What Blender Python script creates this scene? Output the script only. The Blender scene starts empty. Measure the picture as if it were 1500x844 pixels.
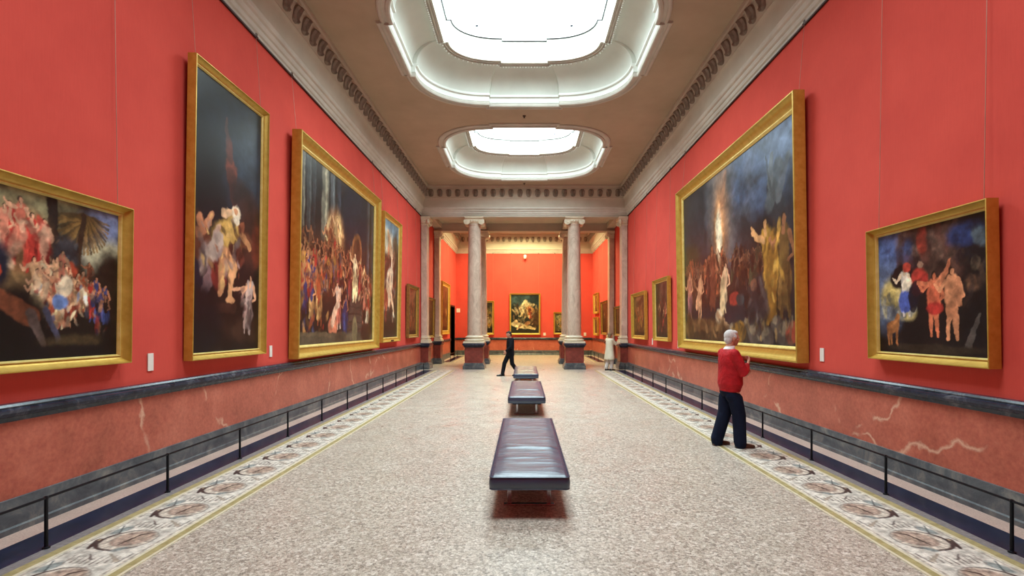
import bpy, bmesh, math, random
import numpy as np
from mathutils import Vector, Matrix

random.seed(7)
PI = math.pi
SC = bpy.context.scene
COL = SC.collection
W = 4.5            # half width of the gallery
CZ = 7.9           # ceiling height
Y0, Y1 = -1.5, 21.95     # gallery
Y2, Y3 = 25.6, 33.3      # far room

# ------------------------------------------------------------------ colours
def lin(c):
    return tuple(((v/255)/12.92 if v/255 <= .04045 else ((v/255+.055)/1.055)**2.4) for v in c)
def L4(c): return lin(c)+(1,)

# ------------------------------------------------------------------ materials
class NT:
    def __init__(s, name, rough=.6, spec=.4, metal=0):
        s.m = bpy.data.materials.new(name); s.m.use_nodes = True
        s.t = s.m.node_tree; s.n = s.t.nodes; s.l = s.t.links
        s.b = s.n['Principled BSDF']
        s.b.inputs['Roughness'].default_value = rough
        s.b.inputs['Specular IOR Level'].default_value = spec
        s.b.inputs['Metallic'].default_value = metal
    def node(s, t, **k):
        x = s.n.new(t)
        for a, v in k.items():
            if a.startswith('i_'): x.inputs[a[2:].replace('_', ' ')].default_value = v
            else: setattr(x, a, v)
        return x
    def link(s, a, b): s.l.new(a, b)
    def coord(s, kind='Object', scale=(1,1,1)):
        tc = s.node('ShaderNodeTexCoord'); mp = s.node('ShaderNodeMapping')
        mp.inputs['Scale'].default_value = scale
        s.link(tc.outputs[kind], mp.inputs[0]); return mp.outputs[0]
    def noise(s, vec, sc, det=4, rough=.6, dist=0):
        x = s.node('ShaderNodeTexNoise'); x.inputs['Scale'].default_value = sc
        x.inputs['Detail'].default_value = det; x.inputs['Roughness'].default_value = rough
        x.inputs['Distortion'].default_value = dist
        s.link(vec, x.inputs['Vector']); return x.outputs['Fac']
    def ramp(s, fac, stops, interp='LINEAR'):
        r = s.node('ShaderNodeValToRGB'); r.color_ramp.interpolation = interp
        e = r.color_ramp.elements
        while len(e) > 1: e.remove(e[-1])
        e[0].position = stops[0][0]; e[0].color = stops[0][1]
        for p, c in stops[1:]:
            q = e.new(p); q.color = c
        s.link(fac, r.inputs[0]); return r.outputs[0]
    def mix(s, fac, a, b, mode='MIX'):
        x = s.node('ShaderNodeMix', data_type='RGBA', blend_type=mode)
        for sock, v in ((0, fac), (6, a), (7, b)):
            if hasattr(v, 'links'): s.link(v, x.inputs[sock])
            else: x.inputs[sock].default_value = v
        return x.outputs[2]
    def bump(s, h, strength=.2, dist=.01):
        x = s.node('ShaderNodeBump'); x.inputs['Strength'].default_value = strength
        x.inputs['Distance'].default_value = dist
        s.link(h, x.inputs['Height']); s.link(x.outputs[0], s.b.inputs['Normal'])
    def col(s, c):
        if hasattr(c, 'links'): s.link(c, s.b.inputs['Base Color'])
        else: s.b.inputs['Base Color'].default_value = c
        return s

M = {}
def noisy(name, c1, c2, scale=6, rough=.6, spec=.4, metal=0, bump=0, det=4):
    t = NT(name, rough, spec, metal); v = t.coord()
    n = t.noise(v, scale, det)
    t.col(t.ramp(n, [(.3, L4(c1)), (.7, L4(c2))]))
    if bump: t.bump(t.noise(v, scale*6, 3), bump)
    M[name] = t.m; return t

def build_materials():
    # red wall cloth: fine weave, faint mottling
    t = NT('red_cloth', .85, .15); v = t.coord()
    n = t.noise(v, 1.2, 5); c = t.ramp(n, [(.3, L4((204,76,66))), (.7, L4((216,84,72)))])
    w = t.noise(t.coord(scale=(1,1,.08)), 60, 2)
    c = t.mix(.05, c, t.ramp(w, [(.3, L4((150,40,36))), (.7, L4((235,105,90)))]))
    t.col(c); t.bump(t.noise(v, 220, 2), .15, .002); M['red_cloth'] = t.m
    # red dado marble with pale veins
    t = NT('red_marble', .32, .4); v = t.coord()
    n = t.noise(v, 1.6, 8, .65); c = t.ramp(n, [(.28, L4((156,74,58))), (.5, L4((186,92,74))), (.74, L4((210,120,98)))])
    sp = t.noise(v, 22, 6, .7); c = t.mix(.22, c, t.ramp(sp, [(.35, L4((120,52,38))), (.65, L4((222,140,106)))]))
    vo = t.node('ShaderNodeTexVoronoi', feature='DISTANCE_TO_EDGE'); vo.inputs['Scale'].default_value = .62
    nz = t.node('ShaderNodeTexNoise'); nz.inputs['Scale'].default_value = 2.2; nz.inputs['Detail'].default_value = 6
    t.link(v, nz.inputs['Vector'])
    wv = t.node('ShaderNodeMix', data_type='VECTOR'); wv.inputs[0].default_value = .32
    t.link(v, wv.inputs[4]); t.link(nz.outputs['Color'], wv.inputs[5]); t.link(wv.outputs[1], vo.inputs['Vector'])
    vein = t.ramp(vo.outputs['Distance'], [(0, (1,1,1,1)), (.012, (0,0,0,1))])
    gate = t.ramp(t.noise(v, 1.9, 2), [(.46, (0,0,0,1)), (.54, (1,1,1,1))])
    mk = t.node('ShaderNodeMath', operation='MULTIPLY'); t.link(vein, mk.inputs[0]); t.link(gate, mk.inputs[1])
    mk2 = t.node('ShaderNodeMath', operation='MULTIPLY'); t.link(mk.outputs[0], mk2.inputs[0]); mk2.inputs[1].default_value = .7
    t.col(t.mix(mk2.outputs[0], c, L4((232,190,160)))); M['red_marble'] = t.m
    # pedestal marble
    noisy('plum_marble', (104,44,38), (142,66,56), 5, .3, .5, det=7)
    t = NT('grey_marble', .28, .5); v = t.coord()
    c = t.ramp(t.noise(v, 3.5, 8, .7, .6), [(.32, L4((52,58,66))), (.52, L4((88,92,96))), (.7, L4((134,130,122)))])
    t.col(c); M['grey_marble'] = t.m
    t = NT('dark_marble', .22, .5); v = t.coord()
    c = t.ramp(t.noise(v, 4, 8, .7, .8), [(.35, L4((26,30,42))), (.55, L4((50,56,72))), (.72, L4((110,110,116)))])
    t.col(c); M['dark_marble'] = t.m
    t = NT('navy_marble', .2, .5); v = t.coord()
    t.col(t.ramp(t.noise(v, 3, 8, .7), [(.4, L4((14,22,48))), (.65, L4((26,36,66)))])); M['navy_marble'] = t.m
    t = NT('pink_stone', .35, .4); v = t.coord()
    t.col(t.mix(.5, t.ramp(t.noise(v, 2.2, 6), [(.3, L4((190,158,144))), (.7, L4((214,182,168)))]),
                t.ramp(t.noise(v, 90, 3), [(.35, L4((150,118,110))), (.65, L4((214,190,176)))]))); M['pink_stone'] = t.m
    noisy('grey_stone', (112,108,110), (146,142,140), 30, .4, .4)
    noisy('gold_stone', (150,138,92), (188,174,126), 14, .35, .4)
    noisy('cream_stone', (206,196,166), (226,216,190), 14, .35, .4)
    # terrazzo
    t = NT('terrazzo', .3, .45); v = t.coord()
    vo = t.node('ShaderNodeTexVoronoi'); vo.inputs['Scale'].default_value = 42; t.link(v, vo.inputs['Vector'])
    sx = t.node('ShaderNodeSeparateColor'); t.link(vo.outputs['Color'], sx.inputs[0])
    c = t.ramp(sx.outputs[0], [(0, L4((80,68,60))), (.2, L4((138,123,109))), (.5, L4((178,165,149))), (.8, L4((208,196,180))), (1, L4((240,230,218)))])
    vo2 = t.node('ShaderNodeTexVoronoi'); vo2.inputs['Scale'].default_value = 110; t.link(v, vo2.inputs['Vector'])
    sx2 = t.node('ShaderNodeSeparateColor'); t.link(vo2.outputs['Color'], sx2.inputs[0])
    c = t.mix(.45, c, t.ramp(sx2.outputs[0], [(0, L4((86,74,66))), (.5, L4((176,163,149))), (1, L4((236,226,214)))]))
    big = t.noise(v, .5, 4); c = t.mix(.18, c, t.ramp(big, [(.3, L4((160,146,130))), (.7, L4((206,194,176)))]))
    t.col(c)
    rg = t.ramp(t.noise(v, 2, 4), [(.3, (.26,)*3+(1,)), (.7, (.42,)*3+(1,))]); t.link(rg, t.b.inputs['Roughness'])
    M['terrazzo'] = t.m
    # plaster
    noisy('plaster', (176,166,150), (190,180,164), 1.3, .8, .2)
    noisy('ceiling_plaster', (172,154,132), (186,166,144), .7, .85, .15)
    noisy('moulding_plaster', (184,178,166), (202,196,184), 2, .6, .3)
    noisy('ornament_plaster', (122,112,102), (150,138,126), 8, .75, .2)
    noisy('cove_plaster', (202,204,194), (214,216,206), 1.0, .7, .25)
    noisy('white_plaster', (222,224,216), (232,234,228), 1.0, .6, .3)
    # column marble
    t = NT('column_marble', .35, .45); v = t.coord(scale=(1,1,.5))
    c = t.ramp(t.noise(v, 3.2, 9, .72, 1.0), [(.28, L4((158,138,122))), (.5, L4((196,176,158))), (.72, L4((220,204,186)))])
    t.col(c); M['column_marble'] = t.m
    noisy('cream_marble', (206,196,170), (224,216,194), 6, .4, .4)
    # gilding
    t = NT('gilding', .42, .5, .45); v = t.coord()
    t.col(t.ramp(t.noise(v, 9, 5), [(.25, L4((186,146,56))), (.75, L4((212,176,82)))])); t.bump(t.noise(v, 60, 4), .35, .004); M['gilding'] = t.m
    t = NT('pale_gilding', .38, .5, .4); v = t.coord()
    t.col(t.ramp(t.noise(v, 9, 5), [(.3, L4((224,194,104))), (.7, L4((244,220,140)))])); t.bump(t.noise(v, 80, 4), .3, .003); M['pale_gilding'] = t.m
    t = NT('old_gilding', .5, .4, .25); v = t.coord()
    t.col(t.ramp(t.noise(v, 9, 5), [(.3, L4((126,90,44))), (.7, L4((160,120,62)))])); t.bump(t.noise(v, 60, 4), .35, .004); M['old_gilding'] = t.m
    # painted surfaces read their colour from the mesh
    for nm, r in (('oil_paint', .34), ('mosaic', .4)):
        t = NT(nm, r, .4); a = t.node('ShaderNodeAttribute', attribute_name='paint')
        t.col(a.outputs['Color'])
        t.bump(t.noise(t.coord(), 45, 4), .12, .004); M[nm] = t.m
    # leather
    t = NT('black_leather', .4, .9); v = t.coord(scale=(1, 5, 1))
    t.col(t.ramp(t.noise(v, 3, 4), [(.3, L4((16,36,64))), (.7, L4((24,50,84)))])); t.b.inputs['Coat Weight'].default_value = .5; t.b.inputs['Coat Roughness'].default_value = .34
    n1 = t.noise(v, 2.4, 4, .6, .6); t.bump(n1, .55, .03); M['black_leather'] = t.m
    noisy('steel', (150,152,156), (190,190,194), 4, .18, .5, 1.0)
    noisy('black_metal', (14,16,24), (24,26,36), 10, .4, .5, .6)
    noisy('wire_metal', (170,120,105), (190,140,120), 4, .5, .4, .3)
    noisy('paper_white', (226,214,204), (240,230,222), 4, .7, .2)
    noisy('lamp_white', (228,224,210), (244,240,228), 4, .5, .3)
    noisy('dark_wood', (38,20,14), (60,32,22), 5, .5, .4)
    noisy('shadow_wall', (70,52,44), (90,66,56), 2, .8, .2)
    # people
    noisy('skin', (196,136,112), (214,156,130), 12, .55, .35)
    noisy('white_hair', (206,200,196), (236,232,228), 60, .7, .3, bump=.6)
    noisy('dark_hair', (30,24,22), (52,42,36), 60, .6, .3, bump=.5)
    noisy('grey_hair', (110,88,66), (150,122,94), 60, .7, .3, bump=.5)
    t = NT('red_jacket', .7, .25); v = t.coord()
    t.col(t.ramp(t.noise(v, 7, 5), [(.3, L4((150,18,26))), (.7, L4((196,30,38)))])); t.bump(t.noise(v, 7, 5, .6, .8), .8, .03); M['red_jacket'] = t.m
    def cloth(nm, a, b):
        t = NT(nm, .85, .15); v = t.coord(scale=(1,1,.5))
        t.col(t.ramp(t.noise(v, 6, 4), [(.3, L4(a)), (.7, L4(b))])); t.bump(t.noise(v, 9, 4, .6, .6), .6, .02); M[nm] = t.m
    cloth('navy_trousers', (14,20,38), (24,32,54))
    cloth('black_suit', (16,18,24), (28,31,38))
    cloth('cream_coat', (206,196,172), (226,218,196))
    cloth('white_shirt', (224,216,212), (238,232,228))
    cloth('pale_trousers', (196,190,186), (218,212,208))
    noisy('brown_shoe', (52,30,20), (78,46,30), 8, .35, .5)
    noisy('black_shoe', (14,13,14), (26,24,24), 8, .35, .5)
    noisy('eye_white', (226,220,214), (236,232,228), 8, .2, .5)
    # lit laylight glass
    for nm, c, s in (('lit_glass', (.79, .97, 1.0), 10.0), ('dim_lit_glass', (.80, .96, 1.0), 7.0), ('warm_lit_glass', (1.0, .96, .50), 31.0)):
        m = bpy.data.materials.new(nm); m.use_nodes = True; n = m.node_tree.nodes; n.clear()
        o = n.new('ShaderNodeOutputMaterial'); e = n.new('ShaderNodeEmission')
        tc = n.new('ShaderNodeTexCoord'); nz = n.new('ShaderNodeTexNoise'); nz.inputs['Scale'].default_value = 1.2
        r = n.new('ShaderNodeValToRGB'); r.color_ramp.elements[0].color = (c[0]*.96, c[1]*.97, c[2], 1); r.color_ramp.elements[1].color = (*c, 1)
        m.node_tree.links.new(tc.outputs['Object'], nz.inputs[0]); m.node_tree.links.new(nz.outputs[0], r.inputs[0])
        m.node_tree.links.new(r.outputs[0], e.inputs[0]); e.inputs[1].default_value = s
        m.node_tree.links.new(e.outputs[0], o.inputs[0]); M[nm] = m
build_materials()

# ------------------------------------------------------------------ mesh helpers
class MB:
    def __init__(s): s.v = []; s.f = []
    def add(s, vs, fs):
        k = len(s.v); s.v += [tuple(v) for v in vs]; s.f += [tuple(i+k for i in f) for f in fs]; return s
    def box(s, x0, x1, y0, y1, z0, z1):
        return s.add([(x0,y0,z0),(x1,y0,z0),(x1,y1,z0),(x0,y1,z0),(x0,y0,z1),(x1,y0,z1),(x1,y1,z1),(x0,y1,z1)],
                     [(0,3,2,1),(4,5,6,7),(0,1,5,4),(1,2,6,5),(2,3,7,6),(3,0,4,7)])
    def loft(s, loops, closed=True, cap0=False, cap1=False, wrap=False):
        n = len(loops[0]); base = len(s.v); fs = []
        vs = [p for lp in loops for p in lp]
        R = len(loops)
        for i in range(R if wrap else R-1):
            j2 = (i+1) % R
            for j in range(n if closed else n-1):
                k = (j+1) % n
                fs.append((i*n+j, i*n+k, j2*n+k, j2*n+j))
        if cap0: fs.append(tuple(reversed(range(n))))
        if cap1: fs.append(tuple((R-1)*n+j for j in range(n)))
        return s.add(vs, fs)
    def lathe(s, prof, seg=40, c=(0,0,0), axis='z', caps=True):
        loops = []
        for r, z in prof:
            lp = []
            for k in range(seg):
                a = 2*PI*k/seg
                p = (r*math.cos(a), r*math.sin(a), z)
                if axis == 'y': p = (p[0], p[2], -p[1])
                if axis == 'x': p = (p[2], p[0], p[1])
                lp.append((p[0]+c[0], p[1]+c[1], p[2]+c[2]))
            loops.append(lp)
        return s.loft(loops, True, caps, caps)
    def tube(s, pts, rad, seg=12, caps=True):
        P = [Vector(p) for p in pts]; n = len(P)
        rad = rad if isinstance(rad, (list, tuple)) else [rad]*n
        T = [((P[min(i+1,n-1)]-P[max(i-1,0)]).normalized()) for i in range(n)]
        up = Vector((0,0,1)) if abs(T[0].z) < .9 else Vector((1,0,0))
        loops = []
        for i in range(n):
            a = T[i].cross(up)
            if a.length < 1e-4: a = T[i].cross(Vector((0,1,0)))
            a.normalize(); b = a.cross(T[i]).normalized(); up = b
            loops.append([tuple(P[i]+(a*math.cos(q)+b*math.sin(q))*rad[i]) for q in [2*PI*k/seg for k in range(seg)]])
        return s.loft(loops, True, caps, caps)
    def ball(s, c, r, seg=16, rings=10, rot=None):
        r = r if isinstance(r, (list, tuple)) else (r,)*3
        vs = []
        for i in range(1, rings):
            t = PI*i/rings
            for k in range(seg):
                a = 2*PI*k/seg
                vs.append(Vector((r[0]*math.sin(t)*math.cos(a), r[1]*math.sin(t)*math.sin(a), r[2]*math.cos(t))))
        vs += [Vector((0,0,r[2])), Vector((0,0,-r[2]))]
        if rot: vs = [rot @ v for v in vs]
        vs = [tuple(v+Vector(c)) for v in vs]; fs = []
        for i in range(rings-2):
            for k in range(seg):
                q = (k+1) % seg
                fs.append((i*seg+k, (i+1)*seg+k, (i+1)*seg+q, i*seg+q))
        t0 = len(vs)-2
        for k in range(seg):
            q = (k+1) % seg
            fs.append((t0, k, q)); fs.append((t0+1, (rings-2)*seg+q, (rings-2)*seg+k))
        return s.add(vs, fs)
    def limb(s, pts, rad, seg=14):
        s.tube(pts, rad, seg)
        for p, r in ((pts[0], rad[0]), (pts[-1], rad[-1])): s.ball(p, r, seg, 8)
        return s
    def mesh(s, name):
        me = bpy.data.meshes.new(name); me.from_pydata(s.v, [], s.f); me.update()
        bm = bmesh.new(); bm.from_mesh(me); bmesh.ops.recalc_face_normals(bm, faces=bm.faces); bm.to_mesh(me); bm.free()
        return me
    def build(s, name, mat, parent=None, smooth=None, bevel=0, seg=2):
        me = s.mesh(name); me.materials.append(M[mat] if isinstance(mat, str) else mat)
        o = bpy.data.objects.new(name, me); COL.objects.link(o)
        if smooth is not None:
            for p in me.polygons: p.use_smooth = True
            try: me.set_sharp_from_angle(angle=math.radians(smooth))
            except Exception: pass
        if bevel:
            b = o.modifiers.new('bevel', 'BEVEL'); b.width = bevel; b.segments = seg; b.limit_method = 'ANGLE'; b.angle_limit = math.radians(35)
        if parent: o.parent = parent
        return o

def fuse(name, mb, mat, parent, voxel=.008, smooth=6, fac=.5):
    """melt overlapping closed volumes into one continuous surface"""
    me = mb.mesh(name+'_src'); o = bpy.data.objects.new(name+'_src', me); COL.objects.link(o)
    r = o.modifiers.new('r', 'REMESH'); r.mode = 'VOXEL'; r.voxel_size = voxel
    sm = o.modifiers.new('s', 'SMOOTH'); sm.iterations = smooth; sm.factor = fac
    dg = bpy.context.evaluated_depsgraph_get()
    me2 = bpy.data.meshes.new_from_object(o.evaluated_get(dg)); me2.name = name
    bpy.data.objects.remove(o); bpy.data.meshes.remove(me)
    for p in me2.polygons: p.use_smooth = True
    me2.materials.clear(); me2.materials.append(M[mat])
    q = bpy.data.objects.new(name, me2); COL.objects.link(q)
    if parent: q.parent = parent
    return q

def tag(o, label=None, cat=None, group=None, kind=None):
    if label: o['label'] = label
    if cat: o['category'] = cat
    if group: o['group'] = group
    if kind: o['kind'] = kind
    return o
def empty(name, loc=(0,0,0), rot=(0,0,0), label=None, cat=None, group=None, kind=None):
    o = bpy.data.objects.new(name, None); COL.objects.link(o); o.location = loc; o.rotation_euler = rot
    o.empty_display_size = .1
    return tag(o, label, cat, group, kind)
def struct(o): return tag(o, kind='structure')
def copy_tree(o, parent=None):
    c = o.copy(); COL.objects.link(c)
    if parent: c.parent = parent
    for ch in list(o.children): copy_tree(ch, c)
    return c

# ------------------------------------------------------------------ room shell
def strip(name, mat, x0, x1, y0, y1, z0, z1, **k):
    return struct(MB().box(x0, x1, y0, y1, z0, z1).build(name, mat, **k))

strip('floor', 'terrazzo', -W-.2, W+.2, Y0-.2, Y3+.2, -.2, 0)
# left wall with the doorway opening in the far room
DY0, DY1, DZ = 30.7, 32.5, 3.1
wl = MB().box(-W-.25, -W, Y0-.2, DY0, 0, CZ+.3).box(-W-.25, -W, DY1, Y3+.2, 0, CZ+.3).box(-W-.25, -W, DY0, DY1, DZ, CZ+.3)
struct(wl.build('wall_left', 'red_cloth'))
strip('wall_right', 'red_cloth', W, W+.25, Y0-.2, Y3+.2, 0, CZ+.3)
strip('wall_back', 'red_cloth', -W, W, Y3, Y3+.25, 0, CZ+.3)
strip('wall_front', 'red_cloth', -W, W, Y0-.25, Y0, 0, CZ+.3)
# unlit lobby beyond the doorway
lob = MB().box(-W-2.2, -W-2.1, DY0-.6, DY1+.6, 0, 3.3).box(-W-2.1, -W-.25, DY0-.6, DY0-.5, 0, 3.3).box(-W-2.1, -W-.25, DY1+.5, DY1+.6, 0, 3.3)
lob.box(-W-2.1, -W-.25, DY0-.5, DY1+.5, 3.2, 3.3).box(-W-2.1, -W-.2, DY0-.5, DY1+.5, -.1, 0)
struct(lob.build('wall_lobby', 'shadow_wall'))
dr = empty('door_1', (-W, (DY0+DY1)/2, 0), kind='structure')
hw = (DY1-DY0)/2
fr = MB().box(-.25, .03, -hw-.1, -hw, 0, DZ+.1).box(-.25, .03, hw, hw+.1, 0, DZ+.1).box(-.25, .03, -hw, hw, DZ, DZ+.1)
fr.build('door_frame', 'dark_wood', dr, bevel=.01)
for sgn in (-1, 1):      # two leaves folded back into the opening
    y = sgn*(hw-.03)
    lf = MB().box(-.95, -.26, y-.025, y+.025, .01, DZ-.02)
    for z0, z1 in ((.25, 1.2), (1.4, 2.9)): lf.box(-.85, -.36, y-sgn*.025-.012, y-sgn*.025+.012, z0, z1)
    leaf = lf.build('door_leaf', 'dark_wood', dr, bevel=.006)
    MB().ball((-.88, y-sgn*.07, 1.05), .03).build('door_handle', 'pale_gilding', leaf, 60)

# skylight outline: straight tabs on sides and ends, rounded corners between
def plan(o, yc, z):
    X = 2.72+o; L = 2.70+o; tx = .95+.44*o; ty = 1.03+.1*o; st = .105
    q = [(X, 0.0), (X, ty), (X-st, ty)]
    N = 14
    for k in range(1, N):
        a = PI/2*k/N
        q.append((tx+(X-st-tx)*math.cos(a)**.92, ty+(L-st-ty)*math.sin(a)**.92))
    q += [(tx, L-st), (tx, L), (0.0, L)]
    q2 = [(-x, y) for x, y in reversed(q[:-1])]
    top = q+q2                      # from +x axis round to -x axis
    bot = [(x, -y) for x, y in reversed(top[1:-1])]
    return [(x, yc+y, z) for x, y in top+bot]

def ceiling(name, x0, x1, y0, y1, centres):
    bm = bmesh.new(); es = []
    def ring(pts):
        vs = [bm.verts.new(p) for p in pts]
        for i in range(len(vs)): es.append(bm.edges.new((vs[i], vs[(i+1) % len(vs)])))
    ring([(x0,y0,CZ),(x1,y0,CZ),(x1,y1,CZ),(x0,y1,CZ)])
    for yc in centres: ring(plan(.0, yc, CZ))
    bmesh.ops.triangle_fill(bm, use_beauty=True, use_dissolve=False, edges=es, normal=(0,0,-1))
    me = bpy.data.meshes.new(name); bm.to_mesh(me); bm.free()
    me.materials.append(M['ceiling_plaster'])
    o = bpy.data.objects.new(name, me); COL.objects.link(o); struct(o)
    s = o.modifiers.new('solid', 'SOLIDIFY'); s.thickness = .04; s.offset = 1 if me.polygons[0].normal.z > 0 else -1
    return o
SKY = [4.2, 11.1, 18.0]
ceiling('ceiling', -W, W, Y0, Y1+.05, SKY)
ceiling('ceiling', -W, W, Y2-.05, Y3, [29.5])

def skylight(n, yc, glass):
    r = empty('window_%d' % n, (0, yc, CZ), kind='structure')
    def rel(prof, closed_outer=False):
        mb = MB(); mb.loft([plan(o, 0, z) for o, z in prof]); return mb
    rel([(.24,.005),(.24,-.03),(.21,-.05),(.17,-.05),(.15,-.025),(.09,-.025),(.08,-.06),(.03,-.075),(0,-.06),(-.015,-.03),(-.015,.01),(.0,.03)]).build('outer_moulding', 'moulding_plaster', r, 30)
    rel([(0,.0),(0,.17),(-.05,.18),(-.055,.22),(-.03,.235),(-.03,.25)]).build('lip', 'white_plaster', r, 30)
    cv = [(-.03-.63*(1-math.cos(t)), .25+.52*math.sin(t)) for t in [PI/2*k/12 for k in range(13)]]
    rel(cv).build('cove', 'cove_plaster', r, 35)
    rel([(-.63,.78),(-.63,.70),(-.655,.685),(-.675,.685),(-.68,.715),(-.70,.72),(-.70,.70),(-.735,.695),(-.74,.725),(-.755,.725),(-.76,.71),(-.80,.71),(-.81,.75),(-.80,.88)]).build('inner_moulding', 'moulding_plaster', r, 30)
    # bead row under the inner moulding
    lp = plan(-.655, 0, .675); mb = MB()
    P = [Vector(p) for p in lp]
    for i in range(len(P)):
        a, b = P[i], P[(i+1) % len(P)]; n_ = int((b-a).length/.07)
        for k in range(n_): mb.ball(a.lerp(b, (k+.5)/n_), .02, 6, 4)
    mb.build('bead_row', 'white_plaster', r, 60)
    cv = [(-.80-.07*(1-math.cos(t)), .88+.36*math.sin(t)) for t in [PI/2*k/8 for k in range(9)]]
    rel(cv+[(-.885,1.24),(-.885,1.28)]).build('upper_cove', 'white_plaster', r, 35)
    g = MB(); lp = plan(-.87, 0, 1.27); g.add([(0,0,1.27)]+lp, [(0, i+1, (i+1) % len(lp)+1) for i in range(len(lp))])
    g.build('glass_pane', glass, r)
    rm = MB(); q = [Vector(p) for p in plan(-.865, 0, 1.235)]; q.append(q[0]); rm.tube(q, .013, 6, False); rm.build('glass_rim', 'black_metal', r)
    if n < 4:      # daylight falling through the glass, mostly downwards
        ld = bpy.data.lights.new('daylight', 'AREA'); ld.shape = 'SQUARE'; ld.size = 3.1; ld.spread = math.radians(112)
        ld.energy = 235 if n > 1 else 150; ld.color = (.79, .97, 1.0)
        lo = bpy.data.objects.new('daylight', ld); COL.objects.link(lo); lo.parent = r; lo.location = (0, 0, 1.225)
    mb = MB()
    for x in (-1.15, 1.15):
        for y in (-1.2, 1.2): mb.box(x-.035, x+.035, y-.02, y+.02, 1.235, 1.268)
    mb.build('glass_clip', 'black_metal', r, bevel=.004)
for i, yc in enumerate(SKY): skylight(i+1, yc, 'lit_glass' if i else 'dim_lit_glass')
skylight(4, 29.5, 'warm_lit_glass')

# cornice running round each room
PROF = [(0,6.68),(.02,6.68),(.022,6.72),(.05,6.74),(.06,6.78),(.06,6.81),(.09,6.83),(.105,6.87),(.11,6.90),(.145,6.92),(.16,6.95),(.16,6.99),
        (.165,7.0),(.166,7.06),(.17,7.14),(.18,7.23),(.2,7.31),(.225,7.35),(.25,7.365),(.25,7.40),
        (.255,7.41),(.34,7.72),(.36,7.725),(.37,7.77),(.37,7.79),(.395,7.82),(.40,7.86),(.40,7.90)]
def rect(d, z, y0, y1): return [(-W+d,y0+d,z),(W-d,y0+d,z),(W-d,y1-d,z),(-W+d,y1-d,z)]
def leaf(mb, org, along, inward):
    """acanthus bracket on the sloping frieze"""
    A = Vector(along); I = Vector(inward); Z = Vector((0,0,1)); O = Vector(org)
    sl = (I*.085+Z*.31).normalized(); nm = sl.cross(A)
    if nm.dot(I) < 0: nm = -nm
    secs = [(-.01,.04,.07),(.02,.09,.11),(.06,.10,.08),(.13,.115,.06),(.20,.12,.09),(.26,.10,.12),(.30,.05,.07)]
    loops = []
    for t, w, h in secs:
        c = O+sl*t
        loops.append([tuple(c+A*(w*x)+nm*(h*y)) for x, y in ((-1,-.1),(-.95,.45),(-.5,.75),(-.32,.45),(0,1.1),(.32,.45),(.5,.75),(.95,.45),(1,-.1))])
    mb.loft(loops, True, True, True)
def cornice(n, y0, y1):
    r = empty('trim_%d' % n, (0,0,0), kind='structure')
    a = MB().loft([rect(d, z, y0, y1) for d, z in PROF[:13]]); a.build('lower_moulding', 'moulding_plaster', r)
    a = MB().loft([rect(d, z, y0, y1) for d, z in PROF[12:20]]); a.build('plain_cove', 'plaster', r, 30)
    a = MB().loft([rect(d, z, y0, y1) for d, z in PROF[19:]]); a.build('frieze', 'plaster', r)
    mb = MB(); st = .36
    k = int((y1-y0-.8)/st); 
    for i in range(k):
        y = y0+.45+i*(y1-y0-.9)/(k-1)
        leaf(mb, (-W+.262, y, 7.43), (0,1,0), (1,0,0)); leaf(mb, (W-.262, y, 7.43), (0,1,0), (-1,0,0))
    k = int((2*W-.8)/st)
    for i in range(k):
        x = -W+.5+i*(2*W-1.0)/(k-1)
        leaf(mb, (x, y0+.262, 7.43), (1,0,0), (0,1,0)); leaf(mb, (x, y1-.262, 7.43), (1,0,0), (0,-1,0))
    mb.build('leaf_ornament', 'ornament_plaster', r, 50)
cornice(1, Y0, Y1); cornice(2, Y2, Y3)
for sx in (-1, 1):      # picture rail just under the cornice
    strip('trim_%d' % (70 if sx < 0 else 71), 'dark_wood', min(sx*W, sx*(W-.035)), max(sx*W, sx*(W-.035)), Y0, Y1, 6.635, 6.66)

# beams over the two colonnades and the soffit between
BY = [(Y1, 22.4), (25.15, Y2)]
b = MB()
for a, c in BY:
    b.box(-W, W, a, c, 6.62, CZ)
    b.box(-W, W, a-.02, c+.02, 6.60, 6.66)
struct(b.build('trim_3', 'plaster', bevel=.01))
s = MB().box(-W, W, 22.4, 25.15, 6.98, 7.1)
for x0, x1 in ((-W, -2.5), (-1.86, 1.86), (2.5, W)):
    for d, z0, z1 in ((0, 6.9, 6.98), (.1, 6.84, 6.9)):
        s.box(x0, x1, 22.4, 22.52-d, z0, z1) if d < .1 else s.box(x0, x1, 22.4, 22.46, z0, z1)
for x in (-2.18, 2.18): s.box(x-.3, x+.3, 22.4, 25.15, 6.66, 6.98)
for x in (-4.3, 4.3): s.box(x-.2, x+.2, 22.4, 25.15, 6.75, 6.98)
s.box(-1.6, 1.6, 22.8, 24.8, 6.94, 6.98)
struct(s.build('trim_4', 'plaster', bevel=.012))

# ---- dado: baseboard, marble panel, rail
BASE = [(0,.0),(.045,.0),(.045,.05),(.034,.065),(.032,.275),(.026,.30),(.015,.305),(0,.305)]
RAIL = [(0,.98),(.035,.98),(.045,1.0),(.05,1.02),(.075,1.03),(.095,1.06),(.095,1.085),(.07,1.10),(.075,1.115),(.06,1.135),(.03,1.14),(0,1.14)]
def run(name, mat, prof, side, y0, y1, smooth=30):
    sx = -1 if side == 'left' else 1
    a = MB().loft([[(sx*(W-d), y, z) for d, z in prof] for y in (y0, y1)], True, True, True)
    return struct(a.build(name, mat, smooth=smooth))
def run_x(name, mat, prof, ypl, sgn, x0, x1):
    a = MB().loft([[(x, ypl-sgn*d, z) for d, z in prof] for x in (x0, x1)], True, True, True)
    return struct(a.build(name, mat, smooth=30))
PANEL = [(0,.29),(.014,.29),(.014,1.0),(0,1.0)]
k = 5
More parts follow.
